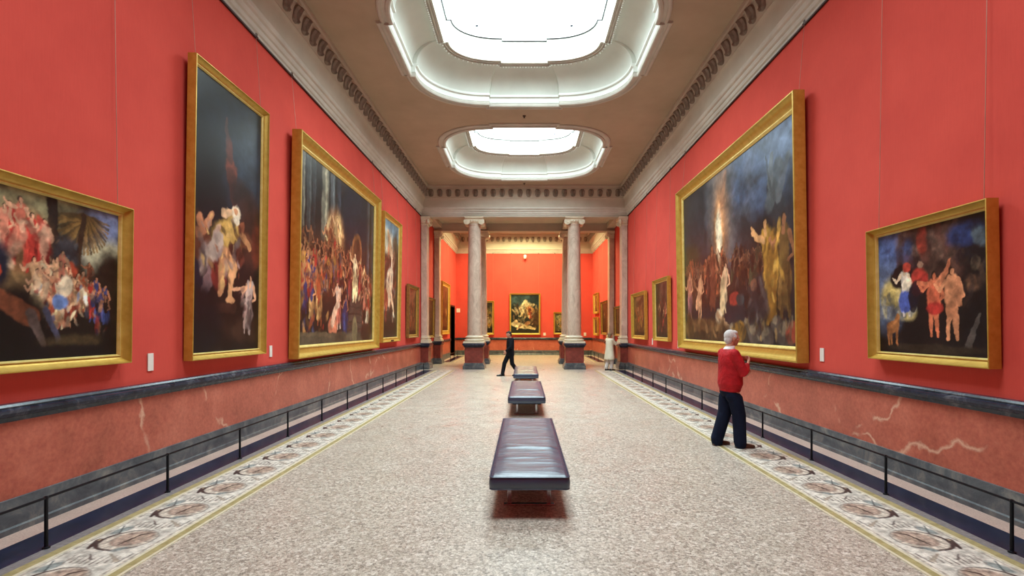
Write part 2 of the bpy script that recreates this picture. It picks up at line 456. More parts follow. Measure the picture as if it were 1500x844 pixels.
for side, segs in (('left', ((Y0, DY0-.12), (DY1+.12, Y3))), ('right', ((Y0, Y3),))):
    for y0, y1 in segs:
        run('baseboard_'+side, 'grey_marble', BASE, side, y0, y1)
        run('trim_%d' % k, 'red_marble', PANEL, side, y0, y1); k += 1
        run('trim_%d' % k, 'dark_marble', RAIL, side, y0, y1); k += 1
for nm, ypl, sg in (('back', Y3, 1), ('front', Y0, -1)):
    run_x('baseboard_'+nm, 'grey_marble', BASE, ypl, sg, -W, W)
    run_x('trim_%d' % k, 'red_marble', PANEL, ypl, sg, -W, W); k += 1
    run_x('trim_%d' % k, 'dark_marble', RAIL, ypl, sg, -W, W); k += 1

# ---- floor borders (inlaid strips a few millimetres proud)
def inlay(mat, xa, xb, y0, y1, z=.004):
    global k
    for sx in (-1, 1):
        a, b = sorted((sx*xa, sx*xb))
        strip('trim_%d' % k, mat, a, b, y0, y1, -.01, z); k += 1
for (a, b_) in ((Y0, 21.3), (26.3, 31.9)):
    inlay('pink_stone', 4.23, W-.03, a, b_)
    inlay('navy_marble', 3.89, 4.23, a, b_, .005)
    inlay('grey_stone', 3.78, 3.89, a, b_)
    inlay('gold_stone', 3.70, 3.78, a, b_, .006)
    inlay('cream_stone', 3.67, 3.70, a, b_, .007)
    inlay('cream_stone', 3.01, 3.04, a, b_, .007)
    inlay('gold_stone', 2.945, 3.01, a, b_, .006)
    inlay('cream_stone', 2.92, 2.945, a, b_, .007)
    for sx in (-1, 1): pass

# ------------------------------------------------------------------ painter
class Cv:
    def __init__(s, w, h, nx, ny, bg, seed=0):
        s.a = w/h; s.nx, s.ny = nx, ny; s.rs = np.random.RandomState(seed)
        s.X, s.Y = np.meshgrid(np.linspace(0, s.a, nx), np.linspace(0, 1, ny))
        s.wx = (s.fbm(9)-.5)*.02; s.wy = (s.fbm(9)-.5)*.02
        s.im = np.ones((ny, nx, 3))*np.array(lin(bg))
        s.tex = s.fbm(26)
    def vn(s, fx):
        gx = max(2, int(fx*s.a)+2); gy = max(2, int(fx)+2)
        g = s.rs.rand(gy+1, gx+1)
        x = s.X/s.a*(gx-1); y = s.Y*(gy-1)
        i = np.clip(x.astype(int), 0, gx-1); j = np.clip(y.astype(int), 0, gy-1)
        u = x-i; v = y-j; u = u*u*(3-2*u); v = v*v*(3-2*v)
        return (g[j,i]*(1-u)+g[j,i+1]*u)*(1-v)+(g[j+1,i]*(1-u)+g[j+1,i+1]*u)*v
    def fbm(s, f, o=4):
        r = 0; t = 0; am = 1
        for k in range(o):
            r = r+am*s.vn(f*2**k); t += am; am *= .55
        return r/t
    def blend(s, m, col, tex=.5):
        c = np.array(lin(col)); t = (1+(s.tex-.5)*2*tex)[..., None]
        s.im = s.im*(1-m[..., None])+c*t*m[..., None]
    def ell(s, u, v, rx, ry, col, ang=0, soft=.35, al=1, tex=.5):
        dx = s.X+s.wx-u*s.a; dy = s.Y+s.wy-v; c, n = math.cos(ang), math.sin(ang)
        r = np.sqrt(((dx*c+dy*n)/rx)**2+((-dx*n+dy*c)/ry)**2)
        m = np.clip((1+soft/2-r)/soft, 0, 1); s.blend(m*m*(3-2*m)*al, col, tex)
    def cap(s, u0, v0, u1, v1, w0, w1, col, al=1, tex=.5, soft=.4):
        x0, x1 = u0*s.a, u1*s.a
        px = s.X+s.wx*.5-x0; py = s.Y+s.wy*.5-v0; bx, by = x1-x0, v1-v0
        h = np.clip((px*bx+py*by)/(bx*bx+by*by+1e-9), 0, 1)
        d = np.hypot(px-bx*h, py-by*h)/(w0+(w1-w0)*h)
        m = np.clip((1+soft/2-d)/soft, 0, 1); s.blend(m*m*(3-2*m)*al, col, tex)
    def fog(s, f, lo, hi, col, al=.5, ulo=0, uhi=1, vlo=0, vhi=1):
        n = s.fbm(f); m = np.clip((n-lo)/(hi-lo), 0, 1)
        wu = np.clip((s.X/s.a-ulo)/.08+.5, 0, 1)*np.clip((uhi-s.X/s.a)/.08+.5, 0, 1)
        wv = np.clip((s.Y-vlo)/.08+.5, 0, 1)*np.clip((vhi-s.Y)/.08+.5, 0, 1)
        s.blend(m*wu*wv*al, col)
    def fig(s, u, v, h, skin, c1, c2=None, lean=0, arm=0, nude=False, hair=(50,34,24)):
        """standing figure, feet at v; widths in fractions of its height"""
        a = s.a; c2 = c2 or c1; U = lambda k: u+k*h/a
        for q in (-1, 1):
            s.cap(U(q*.04+lean*.3), v+.45*h, U(q*.07), v+.02*h, .055*h, .025*h, skin if nude else c2)
        if not nude:
            s.ell(U(.0+lean*.3), v+.36*h, .13*h, .26*h, c1, lean*.3)
            s.cap(U(-.07+lean*.4), v+.5*h, U(-.10), v+.12*h, .03*h, .035*h, tuple(min(255, int(x*1.4+10)) for x in c1), .6)
            s.cap(U(.06+lean*.4), v+.5*h, U(.09), v+.12*h, .025*h, .03*h, tuple(int(x*.5) for x in c1), .6)
        s.cap(U(lean*.6), v+.5*h, U(lean), v+.80*h, .075*h, .10*h, skin if nude else c2)
        if nude: s.ell(U(lean*.4), v+.47*h, .09*h, .07*h, c1)
        s.cap(U(-.10+lean), v+.80*h, U(-.20+lean), v+(.62+.28*arm)*h, .035*h, .026*h, skin)
        s.cap(U(-.20+lean), v+(.62+.28*arm)*h, U(-.28+lean), v+(.70+.32*arm)*h, .026*h, .02*h, skin)
        s.cap(U(.10+lean), v+.80*h, U(.18+lean), v+.60*h, .035*h, .026*h, skin)
        s.cap(U(.18+lean), v+.60*h, U(.08+lean), v+.55*h, .026*h, .02*h, skin)
        s.cap(U(lean), v+.82*h, U(lean*1.1), v+.88*h, .03*h, .03*h, skin)
        s.ell(U(lean*1.15), v+.93*h, .045*h, .058*h, hair)
        s.ell(U(lean*1.15+.012), v+.92*h, .035*h, .047*h, skin)
    def crowd(s, u0, u1, v0, v1, n, h0, h1, pal, skin=(176,126,92)):
        pts = sorted([(s.rs.uniform(u0, u1), s.rs.uniform(v0, v1)) for _ in range(n)], key=lambda p: -p[1])
        for u, v in pts:
            h = h0+(h1-h0)*s.rs.rand(); c = pal[s.rs.randint(len(pal))]; k = .7+.4*s.rs.rand()
            s.fig(u, v, h, tuple(int(x*k) for x in skin), c, pal[s.rs.randint(len(pal))], s.rs.uniform(-.12, .12), s.rs.rand()*.9)
    def strokes(s, n, u0, u1, v0, v1, pal, r0=.006, r1=.02, al=.6):
        for _ in range(n):
            u, v = s.rs.uniform(u0, u1), s.rs.uniform(v0, v1); L = s.rs.uniform(1.2, 3.5); r = s.rs.uniform(r0, r1)
            c = pal[s.rs.randint(len(pal))]; k = s.rs.uniform(.6, 1.25)
            s.ell(u, v, r, r*L, tuple(min(255, int(q*k)) for q in c), s.rs.uniform(-.9, .9), .7, al)
    def done(s):
        dx = (s.fbm(20)-.5)*.022+(s.fbm(60, 2)-.5)*.010; dy = (s.fbm(20)-.5)*.022+(s.fbm(60, 2)-.5)*.010
        j = np.clip((s.X+dx)/s.a*(s.nx-1), 0, s.nx-1.001); i = np.clip((s.Y+dy)*(s.ny-1), 0, s.ny-1.001)
        j0, i0 = j.astype(int), i.astype(int); fj, fi = (j-j0)[..., None], (i-i0)[..., None]; A = s.im
        s.im = (A[i0,j0]*(1-fj)+A[i0,j0+1]*fj)*(1-fi)+(A[i0+1,j0]*(1-fj)+A[i0+1,j0+1]*fj)*fi
        wm = np.clip((s.im[..., 0:1]-s.im[..., 2:3])*4, 0, 1); s.im = s.im*(1-wm+wm*np.array([1.0, .93, .80])); s.im = s.im**1.2*1.04
        lum = s.im.mean(2, keepdims=True); m1 = s.fbm(11)[..., None]
        s.im = lum+(s.im-lum)*.9; s.im = s.im*(.30+1.3*m1)
        # craquelure-free oil texture
        t = s.fbm(40, 3); s.im = np.clip(s.im*(.82+.36*t)[..., None], 0.002, 1); return s.im

BR, DB, RD, BL, YE, WH, PK, OR, GN = (92,60,40), (44,30,26), (168,52,38), (48,66,112), (176,134,58), (206,190,164), (190,122,104), (176,92,48), (62,66,48)

def art_feast(w, h):
    c = Cv(w, h, 300, 200, (38,31,26), 1)
    c.ell(.52, .95, .42, .22, (150,148,116), 0, .9); c.ell(.96, .80, .26, .22, (128,140,176), 0, .7); c.ell(.94, .66, .2, .14, (190,186,160), 0, .8)
    c.fog(8, .4, .7, (70,62,40), .8, .66, .86, .5, 1)
    for k in range(26):
        a = -PI*.02-PI*.96*k/25; c.cap(.82, .93, .82+.13*math.cos(a)/c.a*1.6, .90+.24*math.sin(a)+.02, .018, .008, ((128,100,52), (92,74,40), (150,120,66))[k % 3], .8)
    c.cap(.68, 1.0, .70, .42, .035, .03, (40,36,32)); c.cap(.82, .93, .78, .45, .02, .03, (74,54,36))
    c.ell(.55, .68, .22, .22, (150,112,80), 0, .7); c.ell(.50, .46, .16, .07, (150,124,88), 0, .7)
    for (u, v, hh, col) in ((.52,.56,.36,(196,62,52)), (.56,.62,.34,(214,128,108)), (.60,.52,.36,(204,66,52)), (.65,.54,.32,(188,50,42)), (.50,.60,.3,(222,150,130))):
        c.fig(u, v, hh, (222,176,150), col, col, 0, .6)
    c.strokes(26, .50, .67, .55, .82, [(206,66,54), (226,160,140), (180,40,36), (240,200,176)], .012, .03, .7)
    c.ell(.46, .55, .10, .16, (32,42,62), 0, .6); c.ell(.475, .52, .03, .05, (196,80,44))
    c.ell(.74, .66, .09, .12, (70,72,78), 0, .6); c.strokes(12, .70, .80, .55, .75, [(84,90,98), (60,60,66), (110,90,70)]); c.ell(.755, .55, .07, .06, (178,80,50)); c.fig(.85,.42,.22,(190,130,96),(150,90,64),None,0,.5)
    c.ell(.98, .46, .22, .26, (44,35,26), 0, .6); c.ell(.74,.4,.3,.12,(58,44,34),0,.8)
    c.crowd(.63, .84, .18, .40, 30, .2, .3, [PK, WH, (206,150,120), (214,176,140), OR, (150,70,50)], (226,180,150))
    c.strokes(70, .62, .84, .20, .50, [(232,206,180), (206,150,120), (190,90,70), (120,130,160), (240,226,204)], .006, .018, .7)
    c.ell(.72, .36, .06, .05, (110,136,186)); c.ell(.745, .46, .05, .07, (230,216,196)); c.ell(.62, .32, .05, .08, (200,176,140)); c.ell(.91, .38, .055, .08, (178,66,46))
    c.crowd(.86, .95, .16, .34, 7, .2, .26, [BL, RD, DB, (70,80,130)], (206,146,116)); c.strokes(16, .86, .95, .12, .42, [BL, RD, (210,160,130)], .008, .02)
    c.ell(.50, .2, .30, .24, (22,19,22), 0, .5); c.cap(.47, .38, .60, .26, .05, .06, (122,72,48)); c.cap(.60,.28,.66,.06,.03,.02,(100,84,80)); c.cap(.66,.3,.72,.1,.02,.02,(84,86,110))
    c.ell(.85, .10, .30, .05, (92,76,50), 0, .8); c.ell(.78, .04, .5, .05, (22,20,24), 0, .7); c.ell(.97,.12,.1,.12,(30,26,24),0,.7)
    return c
def art_tall(w, h):
    c = Cv(w, h, 190, 400, (20,23,32), 2)
    c.ell(.80, .74, .17, .20, (58,72,90), 0, .9); c.ell(.35,.9,.2,.1,(30,38,54),0,.9)
    c.cap(.44, .88, .50, .70, .006, .03, (96,62,60)); c.ell(.52, .70, .035, .055, (150,82,66), .2); c.ell(.50,.77,.025,.05,(110,64,58)); c.cap(.52,.68,.60,.56,.03,.02,(112,60,50)); c.ell(.68,.62,.08,.06,(56,42,44),0,.8)
    c.ell(.85, .48, .10, .14, (76,46,38), 0, .8); c.ell(.95,.44,.04,.09,(128,62,48),0,.7); c.ell(.4,.12,.35,.18,(34,22,22),0,.7)
    c.ell(.10, .30, .08, .09, (22,38,62)); c.ell(.08, .40, .07, .06, (110,64,46)); c.cap(.10,.43,.22,.47,.022,.016,(176,120,90)); c.cap(.22,.47,.26,.51,.014,.012,(190,136,104)); c.ell(.09,.475,.026,.03,(60,38,30)); c.ell(.11,.47,.02,.024,(190,132,100))
    c.ell(.46, .40, .10, .10, (170,140,76), .4); c.ell(.50,.46,.07,.06,(196,162,88), .3); c.cap(.56,.50,.40,.40,.04,.03,(206,172,100)); c.cap(.40,.40,.46,.33,.025,.03,(186,150,70))
    c.ell(.28,.34,.085,.075,(176,152,150),.5); c.cap(.34,.42,.18,.30,.035,.03,(198,178,170)); c.cap(.26,.30,.16,.22,.03,.02,(150,120,124)); c.ell(.36,.29,.05,.06,(140,50,44)); c.ell(.60,.37,.06,.05,(112,60,48))
    c.cap(.47,.36,.56,.33,.035,.028,(214,160,118)); c.cap(.56,.33,.52,.21,.026,.015,(220,170,128)); c.cap(.42,.34,.38,.22,.026,.015,(190,140,104)); c.ell(.53,.195,.03,.010,(210,160,120))
    c.cap(.40,.53,.56,.54,.016,.014,(214,180,150)); c.ell(.60, .545, .030, .030, (222,206,188)); c.ell(.605,.525,.018,.03,(230,218,204)); c.ell(.60,.55,.016,.016,(196,146,112)); c.ell(.69, .49, .026, .028, (160,98,70)); c.ell(.76,.44,.05,.035,(126,78,56)); c.cap(.70,.46,.82,.42,.018,.016,(190,140,100))
    c.strokes(50, .12, .72, .26, .52, [(206,176,120), (176,152,150), (150,90,60), (90,44,36), (60,40,36)], .005, .014, .6)
    c.cap(.05, .16, .60, .17, .02, .02, (74,46,38), .9); c.cap(.1,.1,.66,.11,.03,.03,(44,28,26),.9); c.ell(.85, .08, .16, .05, (66,44,34), 0, .7)
    c.fig(.80, .06, .25, (214,166,138), (150,126,124), (186,164,160), .06, .15); c.cap(.74,.25,.58,.235,.010,.008,(220,170,140)); c.ell(.12, .12, .12, .14, (18,20,32), 0, .6); c.strokes(14,.70,.88,.12,.26,[(200,176,166),(150,116,112),(110,80,80)],.005,.012)
    return c
def art_temple(w, h):
    c = Cv(w, h, 360, 360, (40,34,34), 3)
    for u, wd, col in ((.04,.025,(104,100,90)), (.10,.03,(70,72,72)), (.15,.02,(56,58,62)), (.27,.05,(140,136,120)), (.36,.035,(92,96,98)), (.44,.03,(58,64,74)), (.90,.03,(74,74,80)), (.97,.03,(58,60,68))):
        c.cap(u, 1.0, u, .38, wd, wd, col, .9); c.cap(u+.01, 1.0, u+.01, .42, wd*.25, wd*.25, tuple(min(255, int(x*1.4)) for x in col), .7)
    c.ell(.68, .80, .26, .24, (28,36,56), 0, .6); c.ell(.2,.42,.35,.2,(66,46,36),0,.7)
    c.ell(.40, .62, .13, .16, (190,136,90), 0, .9); c.ell(.43,.66,.06,.10,(240,206,150),0,.8)
    c.fig(.34, .46, .26, (206,156,116), (150,84,50)); c.fig(.42, .50, .26, (232,190,150), (206,160,110), None, 0, .8); c.fig(.29,.48,.22,(190,136,96),(120,70,46))
    c.strokes(36, .28, .5, .42, .72, [(226,180,130), (180,110,70), (130,76,50), (246,220,170)], .008, .02, .6)
    c.ell(.71, .60, .10, .12, (156,104,62), 0, .25); c.ell(.71,.59,.075,.095,(96,58,42),0,.3)
    c.crowd(.02, .62, .28, .44, 44, .15, .22, [BR, RD, OR, DB, (120,84,60), YE, BL, (140,110,90)], (190,130,92))
    c.strokes(120, .02, .62, .28, .56, [BR, (150,80,54), (190,140,100), DB, (110,90,80), (80,84,100)], .005, .014, .65)
    c.cap(.76, .0, .74, .34, .28, .13, (92,82,72), .8, .5, .15)
    for v in (.08, .13, .18, .23, .28): c.cap(.60, v, .86, v, .005, .005, (50,42,40), .8)
    c.fig(.68, .26, .34, (232,196,160), (232,206,140), (244,230,196), 0, .7); c.ell(.69,.38,.045,.10,(240,224,180),.1); c.fig(.61,.27,.26,(206,146,106),(130,60,60)); c.fig(.77,.28,.28,(196,136,98),(150,60,52)); c.fig(.84,.30,.24,(180,126,90),(150,110,70))
    c.strokes(40, .58, .84, .28, .56, [(236,214,170), (150,70,56), (200,150,110), (90,50,44)], .006, .014, .6)
    c.crowd(.80, .97, .08, .28, 14, .2, .28, [RD, BR, PK, WH, DB, (206,160,140)], (206,150,116)); c.strokes(40, .78, .98, .05, .45, [RD, PK, BR, (210,170,140), DB], .006, .016, .6)
    c.crowd(.02, .30, .10, .28, 14, .24, .34, [OR, RD, YE, BL, DB, (196,150,100)], (206,150,108)); c.strokes(50, .02, .32, .06, .45, [OR, (200,150,90), RD, DB, (70,80,110)], .006, .018, .6)
    c.fig(.46, .08, .30, (222,170,140), (186,106,92), (214,190,180), -.1, .3); c.ell(.38, .1, .07, .06, (222,140,110)); c.cap(.47,.32,.38,.12,.02,.03,(228,190,170)); c.ell(.54, .14, .055, .11, (44,54,96)); c.fig(.55,.05,.26,(190,130,100),BL,BL)
    c.ell(.3, .03, .9, .035, (98,88,72), 0, .4); c.ell(.69,.07,.05,.10,(138,128,98)); c.ell(.88,.06,.12,.07,(74,38,32)); c.cap(0,.06,.35,.05,.012,.012,(120,106,84),.8)
    return c
def art_ascent(w, h):
    c = Cv(w, h, 120, 230, (66,58,48), 4)
    c.ell(.5, .92, .4, .16, (120,146,160), 0, .8); c.ell(.25, .82, .2, .10, (200,200,184), 0, .8); c.ell(.8,.8,.1,.1,(90,84,70),0,.8)
    c.fig(.35, .68, .22, (226,188,160), (206,140,110), None, .15, .9); c.cap(.3,.9,.5,.75,.02,.05,(214,180,150)); c.fig(.6, .55, .24, (230,206,180), (220,200,176), None, -.1, .6)
    c.ell(.48, .50, .12, .10, (238,226,206), .4); c.ell(.42, .40, .09, .09, (226,208,180), -.4); c.cap(.45,.5,.40,.30,.05,.04,(234,214,190)); c.cap(.5,.4,.74,.24,.035,.02,(232,204,176)); c.cap(.74,.24,.68,.12,.02,.014,(226,190,160))
    c.ell(.2,.32,.10,.09,(170,88,60)); c.ell(.85, .5, .1, .14, (60,54,40)); c.fig(.25,.12,.2,(208,150,116),RD,RD); c.strokes(60,.1,.9,.15,.8,[(232,216,190),(196,150,120),(150,80,60),(80,66,50),(120,130,130)],.008,.02,.55)
    c.ell(.5,.08,.4,.06,(50,40,32),0,.6)
    return c
def art_vision(w, h):
    c = Cv(w, h, 380, 360, (44,46,56), 5)
    c.ell(.80, .92, .55, .26, (84,102,132), 0, .9); c.ell(.93,.9,.2,.12,(110,130,160),0,.9); c.ell(.15,.70,.3,.2,(50,58,70),0,.9); c.ell(.08,.55,.2,.10,(60,64,46),0,.7)  # blue at upper right is varnish sheen, painted into the canvas colours
    c.fog(5, .42, .65, (104,104,110), .7, .3, .72, .4, 1); c.fog(6, .5, .7, (32,34,42), .8, .62, 1, .2, .85)
    c.ell(.45, .74, .16, .34, (128,116,110), 0, 1.1); c.ell(.45, .70, .10, .24, (166,128,104), 0, 1.1); c.ell(.435, .66, .062, .17, (236,176,120), 0, 1.0); c.ell(.43, .64, .045, .14, (255,244,222), 0, .7)
    c.cap(.50,.96,.45,.74,.02,.03,(190,140,112),.5)
    c.cap(.86, .74, .93, .50, .05, .09, (52,58,66)); c.cap(.90,.80,.84,.66,.05,.04,(96,104,108),.8); c.cap(.86,.88,.85,.76,.02,.03,(116,122,124),.8); c.cap(.96,.84,.90,.68,.02,.03,(104,110,114),.7); c.cap(.86,.7,.82,.9,.012,.006,(80,86,90),.8)
    c.ell(.8, .3, .22, .3, (36,34,36), 0, .5); c.ell(.3,.32,.5,.12,(60,46,40),0,.8)
    c.crowd(.02, .5, .26, .36, 40, .16, .24, [BR, DB, (110,80,60), OR, GN, (96,76,70)], (156,110,82)); c.strokes(120, .02, .5, .24, .50, [BR, (130,92,66), DB, (90,70,60), (160,110,80), (70,74,60)], .005, .016, .6)
    c.fig(.355, .18, .42, (172,114,84), (104,62,46), (110,66,50), 0, .3); c.fig(.31,.24,.3,(150,100,74),(84,54,44)); c.cap(.37,.5,.36,.24,.03,.04,(128,78,58),.8)
    c.crowd(.55, .80, .26, .36, 16, .16, .22, [DB, BR, GN], (124,90,70)); c.strokes(50,.5,.8,.2,.46,[DB,BR,(100,80,66),(60,56,56)],.006,.014,.6)
    c.fig(.47, .16, .30, (222,178,150), (210,190,160), None, .1, .2); c.ell(.47,.34,.04,.06,(224,190,160)); c.cap(.46,.34,.45,.18,.035,.03,(206,184,150)); c.fig(.20, .14, .30, (214,164,130), (180,130,100), None, .08, .1, True); c.cap(.22,.36,.16,.22,.03,.02,(222,172,138)); c.fig(.07,.14,.34,(196,146,118),(140,96,104),(160,110,96))
    c.ell(.42, .14, .06, .05, (214,198,176), -.4); c.cap(.40,.16,.52,.08,.02,.015,(204,170,140)); c.ell(.57, .24, .07, .04, (168,62,52)); c.ell(.62,.23,.05,.03,(60,72,76))
    c.fig(.85, .10, .52, (210,162,112), (170,132,44), (184,144,52), -.1, .72); c.ell(.86,.40,.055,.12,(188,150,56),.1); c.cap(.86,.5,.84,.16,.045,.05,(150,112,36),.9); c.cap(.80,.50,.72,.56,.016,.012,(214,168,120)); c.fig(.93, .12, .48, (166,118,86), (124,98,54), None, 0, .3)
    c.strokes(22, .80, .91, .18, .6, [(196,158,66), (120,90,36), (80,62,36), (210,176,90)], .006, .018, .55)
    c.ell(.76, .18, .10, .16, (54,52,58)); c.ell(.73,.30,.03,.035,(130,94,76)); c.strokes(20,.68,.82,.08,.3,[(70,66,70),(100,92,90),(44,40,44)],.008,.02)
    c.ell(.15, .08, .55, .06, (116,88,56), 0, .5); c.ell(.35,.03,.5,.03,(76,60,40),0,.5); c.strokes(50,.02,.5,.02,.16,[(130,100,64),(86,66,44),(150,120,84),(60,46,36)],.008,.024,.5)
    for u, v, r in ((.55,.07,.06),(.62,.05,.05),(.72,.06,.07),(.82,.05,.06),(.92,.06,.07),(.67,.1,.04),(.88,.1,.05)):
        c.ell(u, v, r, r*.8, (92,84,80)); c.ell(u-.01, v+.02, r*.5, r*.4, (146,132,114), 0, .6)
    c.ell(.60,.06,.09,.06,(156,120,46)); c.ell(.97,.06,.06,.05,(156,70,50)); c.strokes(40,.52,.98,.02,.12,[(130,118,100),(70,62,56),(156,130,90)],.006,.016,.6)
    return c
def art_clouds(w, h):
    c = Cv(w, h, 260, 240, (30,26,30), 6)
    c.ell(.03, .78, .33, .40, (86,108,156), 0, .5); c.ell(.10,.48,.20,.28,(112,128,160),0,.8)
    c.fog(5, .28, .5, (88,60,54), .95, .22, .82, .58, 1); c.fog(9, .5, .7, (132,110,98), .6, .2, .6, .6, 1); c.strokes(50,.22,.75,.6,.98,[(110,76,66),(70,46,44),(130,104,92),(90,50,44)],.02,.05,.5)
    c.ell(.46,.90,.05,.12,(150,62,46),0,.6); c.ell(.82,.87,.14,.09,(44,68,118),0,.7); c.ell(.93,.84,.05,.08,(96,110,120),.5,.7); c.fog(10,.5,.7,(26,32,54),.8,.75,1,.6,1)
    c.ell(.15, .46, .12, .16, (206,188,124), 0, .8); c.ell(.08,.34,.14,.06,(130,136,152),0,.6); c.ell(.32,.32,.08,.06,(206,190,136),0,.7); c.strokes(24,.02,.36,.28,.5,[(214,200,150),(150,150,150),(110,116,130)],.014,.03,.5)
    c.ell(.25, .63, .13, .09, (36,28,30), .3); c.fig(.30, .30, .42, (232,212,190), (100,116,182), (228,216,206), -.05, .2); c.ell(.31,.54,.05,.06,(234,222,206)); c.ell(.29,.42,.07,.09,(84,108,184)); c.ell(.36,.45,.04,.08,(34,40,70)); c.ell(.31,.70,.045,.04,(196,74,56))
    c.ell(.43, .58, .085, .10, (186,62,48), .3); c.cap(.48,.60,.40,.50,.03,.04,(170,50,42)); c.cap(.40,.52,.36,.36,.06,.03,(26,28,44),.9); c.ell(.44,.70,.03,.03,(150,120,104))
    c.fig(.56, .14, .50, (214,128,92), (192,60,48), None, .0, .3, True); c.ell(.56,.44,.065,.10,(206,110,78)); c.ell(.57,.36,.08,.05,(188,54,44)); c.cap(.60,.54,.68,.64,.028,.02,(214,140,104)); c.cap(.68,.64,.70,.70,.018,.014,(206,130,96)); c.cap(.50,.54,.42,.56,.026,.018,(206,126,92))
    c.fig(.715, .12, .54, (224,160,122), (214,150,114), None, .0, .2, True); c.ell(.715,.46,.065,.12,(222,158,120),.05); c.ell(.715,.34,.05,.06,(208,144,108)); c.cap(.76,.54,.78,.38,.026,.02,(214,150,114))
    c.ell(.88,.52,.07,.06,(112,82,64),0,.6); c.ell(.90,.66,.04,.05,(92,80,66)); c.strokes(20,.8,.98,.35,.75,[(90,70,58),(50,44,48),(120,96,74)],.01,.024,.5)
    c.ell(.15, .22, .07, .055, (176,120,72), .3); c.cap(.18,.23,.21,.31,.035,.024,(182,126,76))
    for u in (.10, .13, .19): c.cap(u, .19, u+.01, .07, .016, .010, (166,112,68))
    c.ell(.36, .16, .12, .10, (22,20,26), 0, .6); c.ell(.9, .2, .1, .2, (22,22,30), 0, .5); c.cap(.92,.3,.84,.08,.012,.03,(98,90,86)); c.ell(.55, .05, .45, .035, (62,52,42), 0, .6)
    return c
def art_centre(w, h):
    c = Cv(w, h, 150, 200, (50,58,48), 20)
    c.ell(.45, .85, .4, .2, (70,92,92), 0, .8); c.ell(.15,.55,.12,.2,(40,52,48),0,.8); c.ell(.85,.85,.15,.2,(44,60,60),0,.8); c.ell(.9,.4,.15,.25,(92,66,42),0,.7)
    c.ell(.52, .66, .18, .13, (206,196,160), .5, .5); c.cap(.36,.62,.50,.80,.05,.04,(222,212,180)); c.ell(.52,.82,.06,.05,(226,214,182),.6); c.cap(.62,.66,.80,.74,.05,.03,(190,176,140)); c.ell(.66,.58,.12,.12,(170,130,84),.3); c.cap(.44,.6,.34,.44,.03,.015,(214,200,168)); c.cap(.56,.58,.50,.42,.03,.015,(200,180,140)); c.fig(.72,.34,.40,(196,150,110),(150,76,50),None,-.1,.7)
    c.ell(.30, .20, .24, .07, (228,216,180), -.2, .4); c.cap(.12,.26,.5,.16,.05,.04,(232,220,186)); c.cap(.5,.18,.84,.12,.05,.03,(214,196,150)); c.ell(.18,.3,.05,.05,(220,190,150)); c.ell(.6,.26,.08,.05,(188,140,96),.4); c.cap(.36,.2,.22,.1,.025,.015,(220,186,150))
    c.strokes(70, .1, .9, .1, .75, [(226,214,180),(160,120,80),(60,60,46),(196,170,124),(110,80,50)], .012, .03, .5); c.ell(.5,.03,.5,.05,(60,56,36),0,.6)
    return c
def art_small(w, h, seed, bg, sky, pal, n=5, light=None):
    c = Cv(w, h, 90, 130, bg, seed)
    c.ell(.5, .85, .45, .25, sky, 0, .8); c.fog(5, .45, .65, tuple(int(x*.5) for x in bg), .8)
    if light: c.ell(.5, .5, .22, .28, light, .3, .7)
    c.crowd(.2, .8, .12, .3, n, .3, .5, pal, (204,160,124)); c.strokes(50, .15, .85, .1, .7, pal+[bg], .015, .04, .5); c.ell(.5, .05, .5, .05, DB, 0, .5)
    return c

def painted_mesh(name, im, w, h, mat, place):
    ny, nx, _ = im.shape
    u, v = np.meshgrid(np.linspace(0, 1, nx), np.linspace(0, 1, ny))
    co = place(u.ravel(), v.ravel())
    i = np.arange((nx-1)*(ny-1)); r = i//(nx-1); c = i % (nx-1); a = r*nx+c
    f = np.stack([a, a+1, a+nx+1, a+nx], 1)
    me = bpy.data.meshes.new(name); me.vertices.add(nx*ny); me.vertices.foreach_set('co', co.astype(np.float32).ravel())
    me.loops.add(f.size); me.loops.foreach_set('vertex_index', f.ravel().astype(np.int32))
    me.polygons.add(len(f)); me.polygons.foreach_set('loop_start', (np.arange(len(f))*4).astype(np.int32))
    me.polygons.foreach_set('loop_total', np.full(len(f), 4, np.int32))
    me.update(calc_edges=True); me.validate()
    at = me.color_attributes.new('paint', 'FLOAT_COLOR', 'POINT')
    at.data.foreach_set('color', np.concatenate([im, np.ones((ny, nx, 1))], 2).astype(np.float32).ravel())
    me.materials.append(M[mat])
    return me

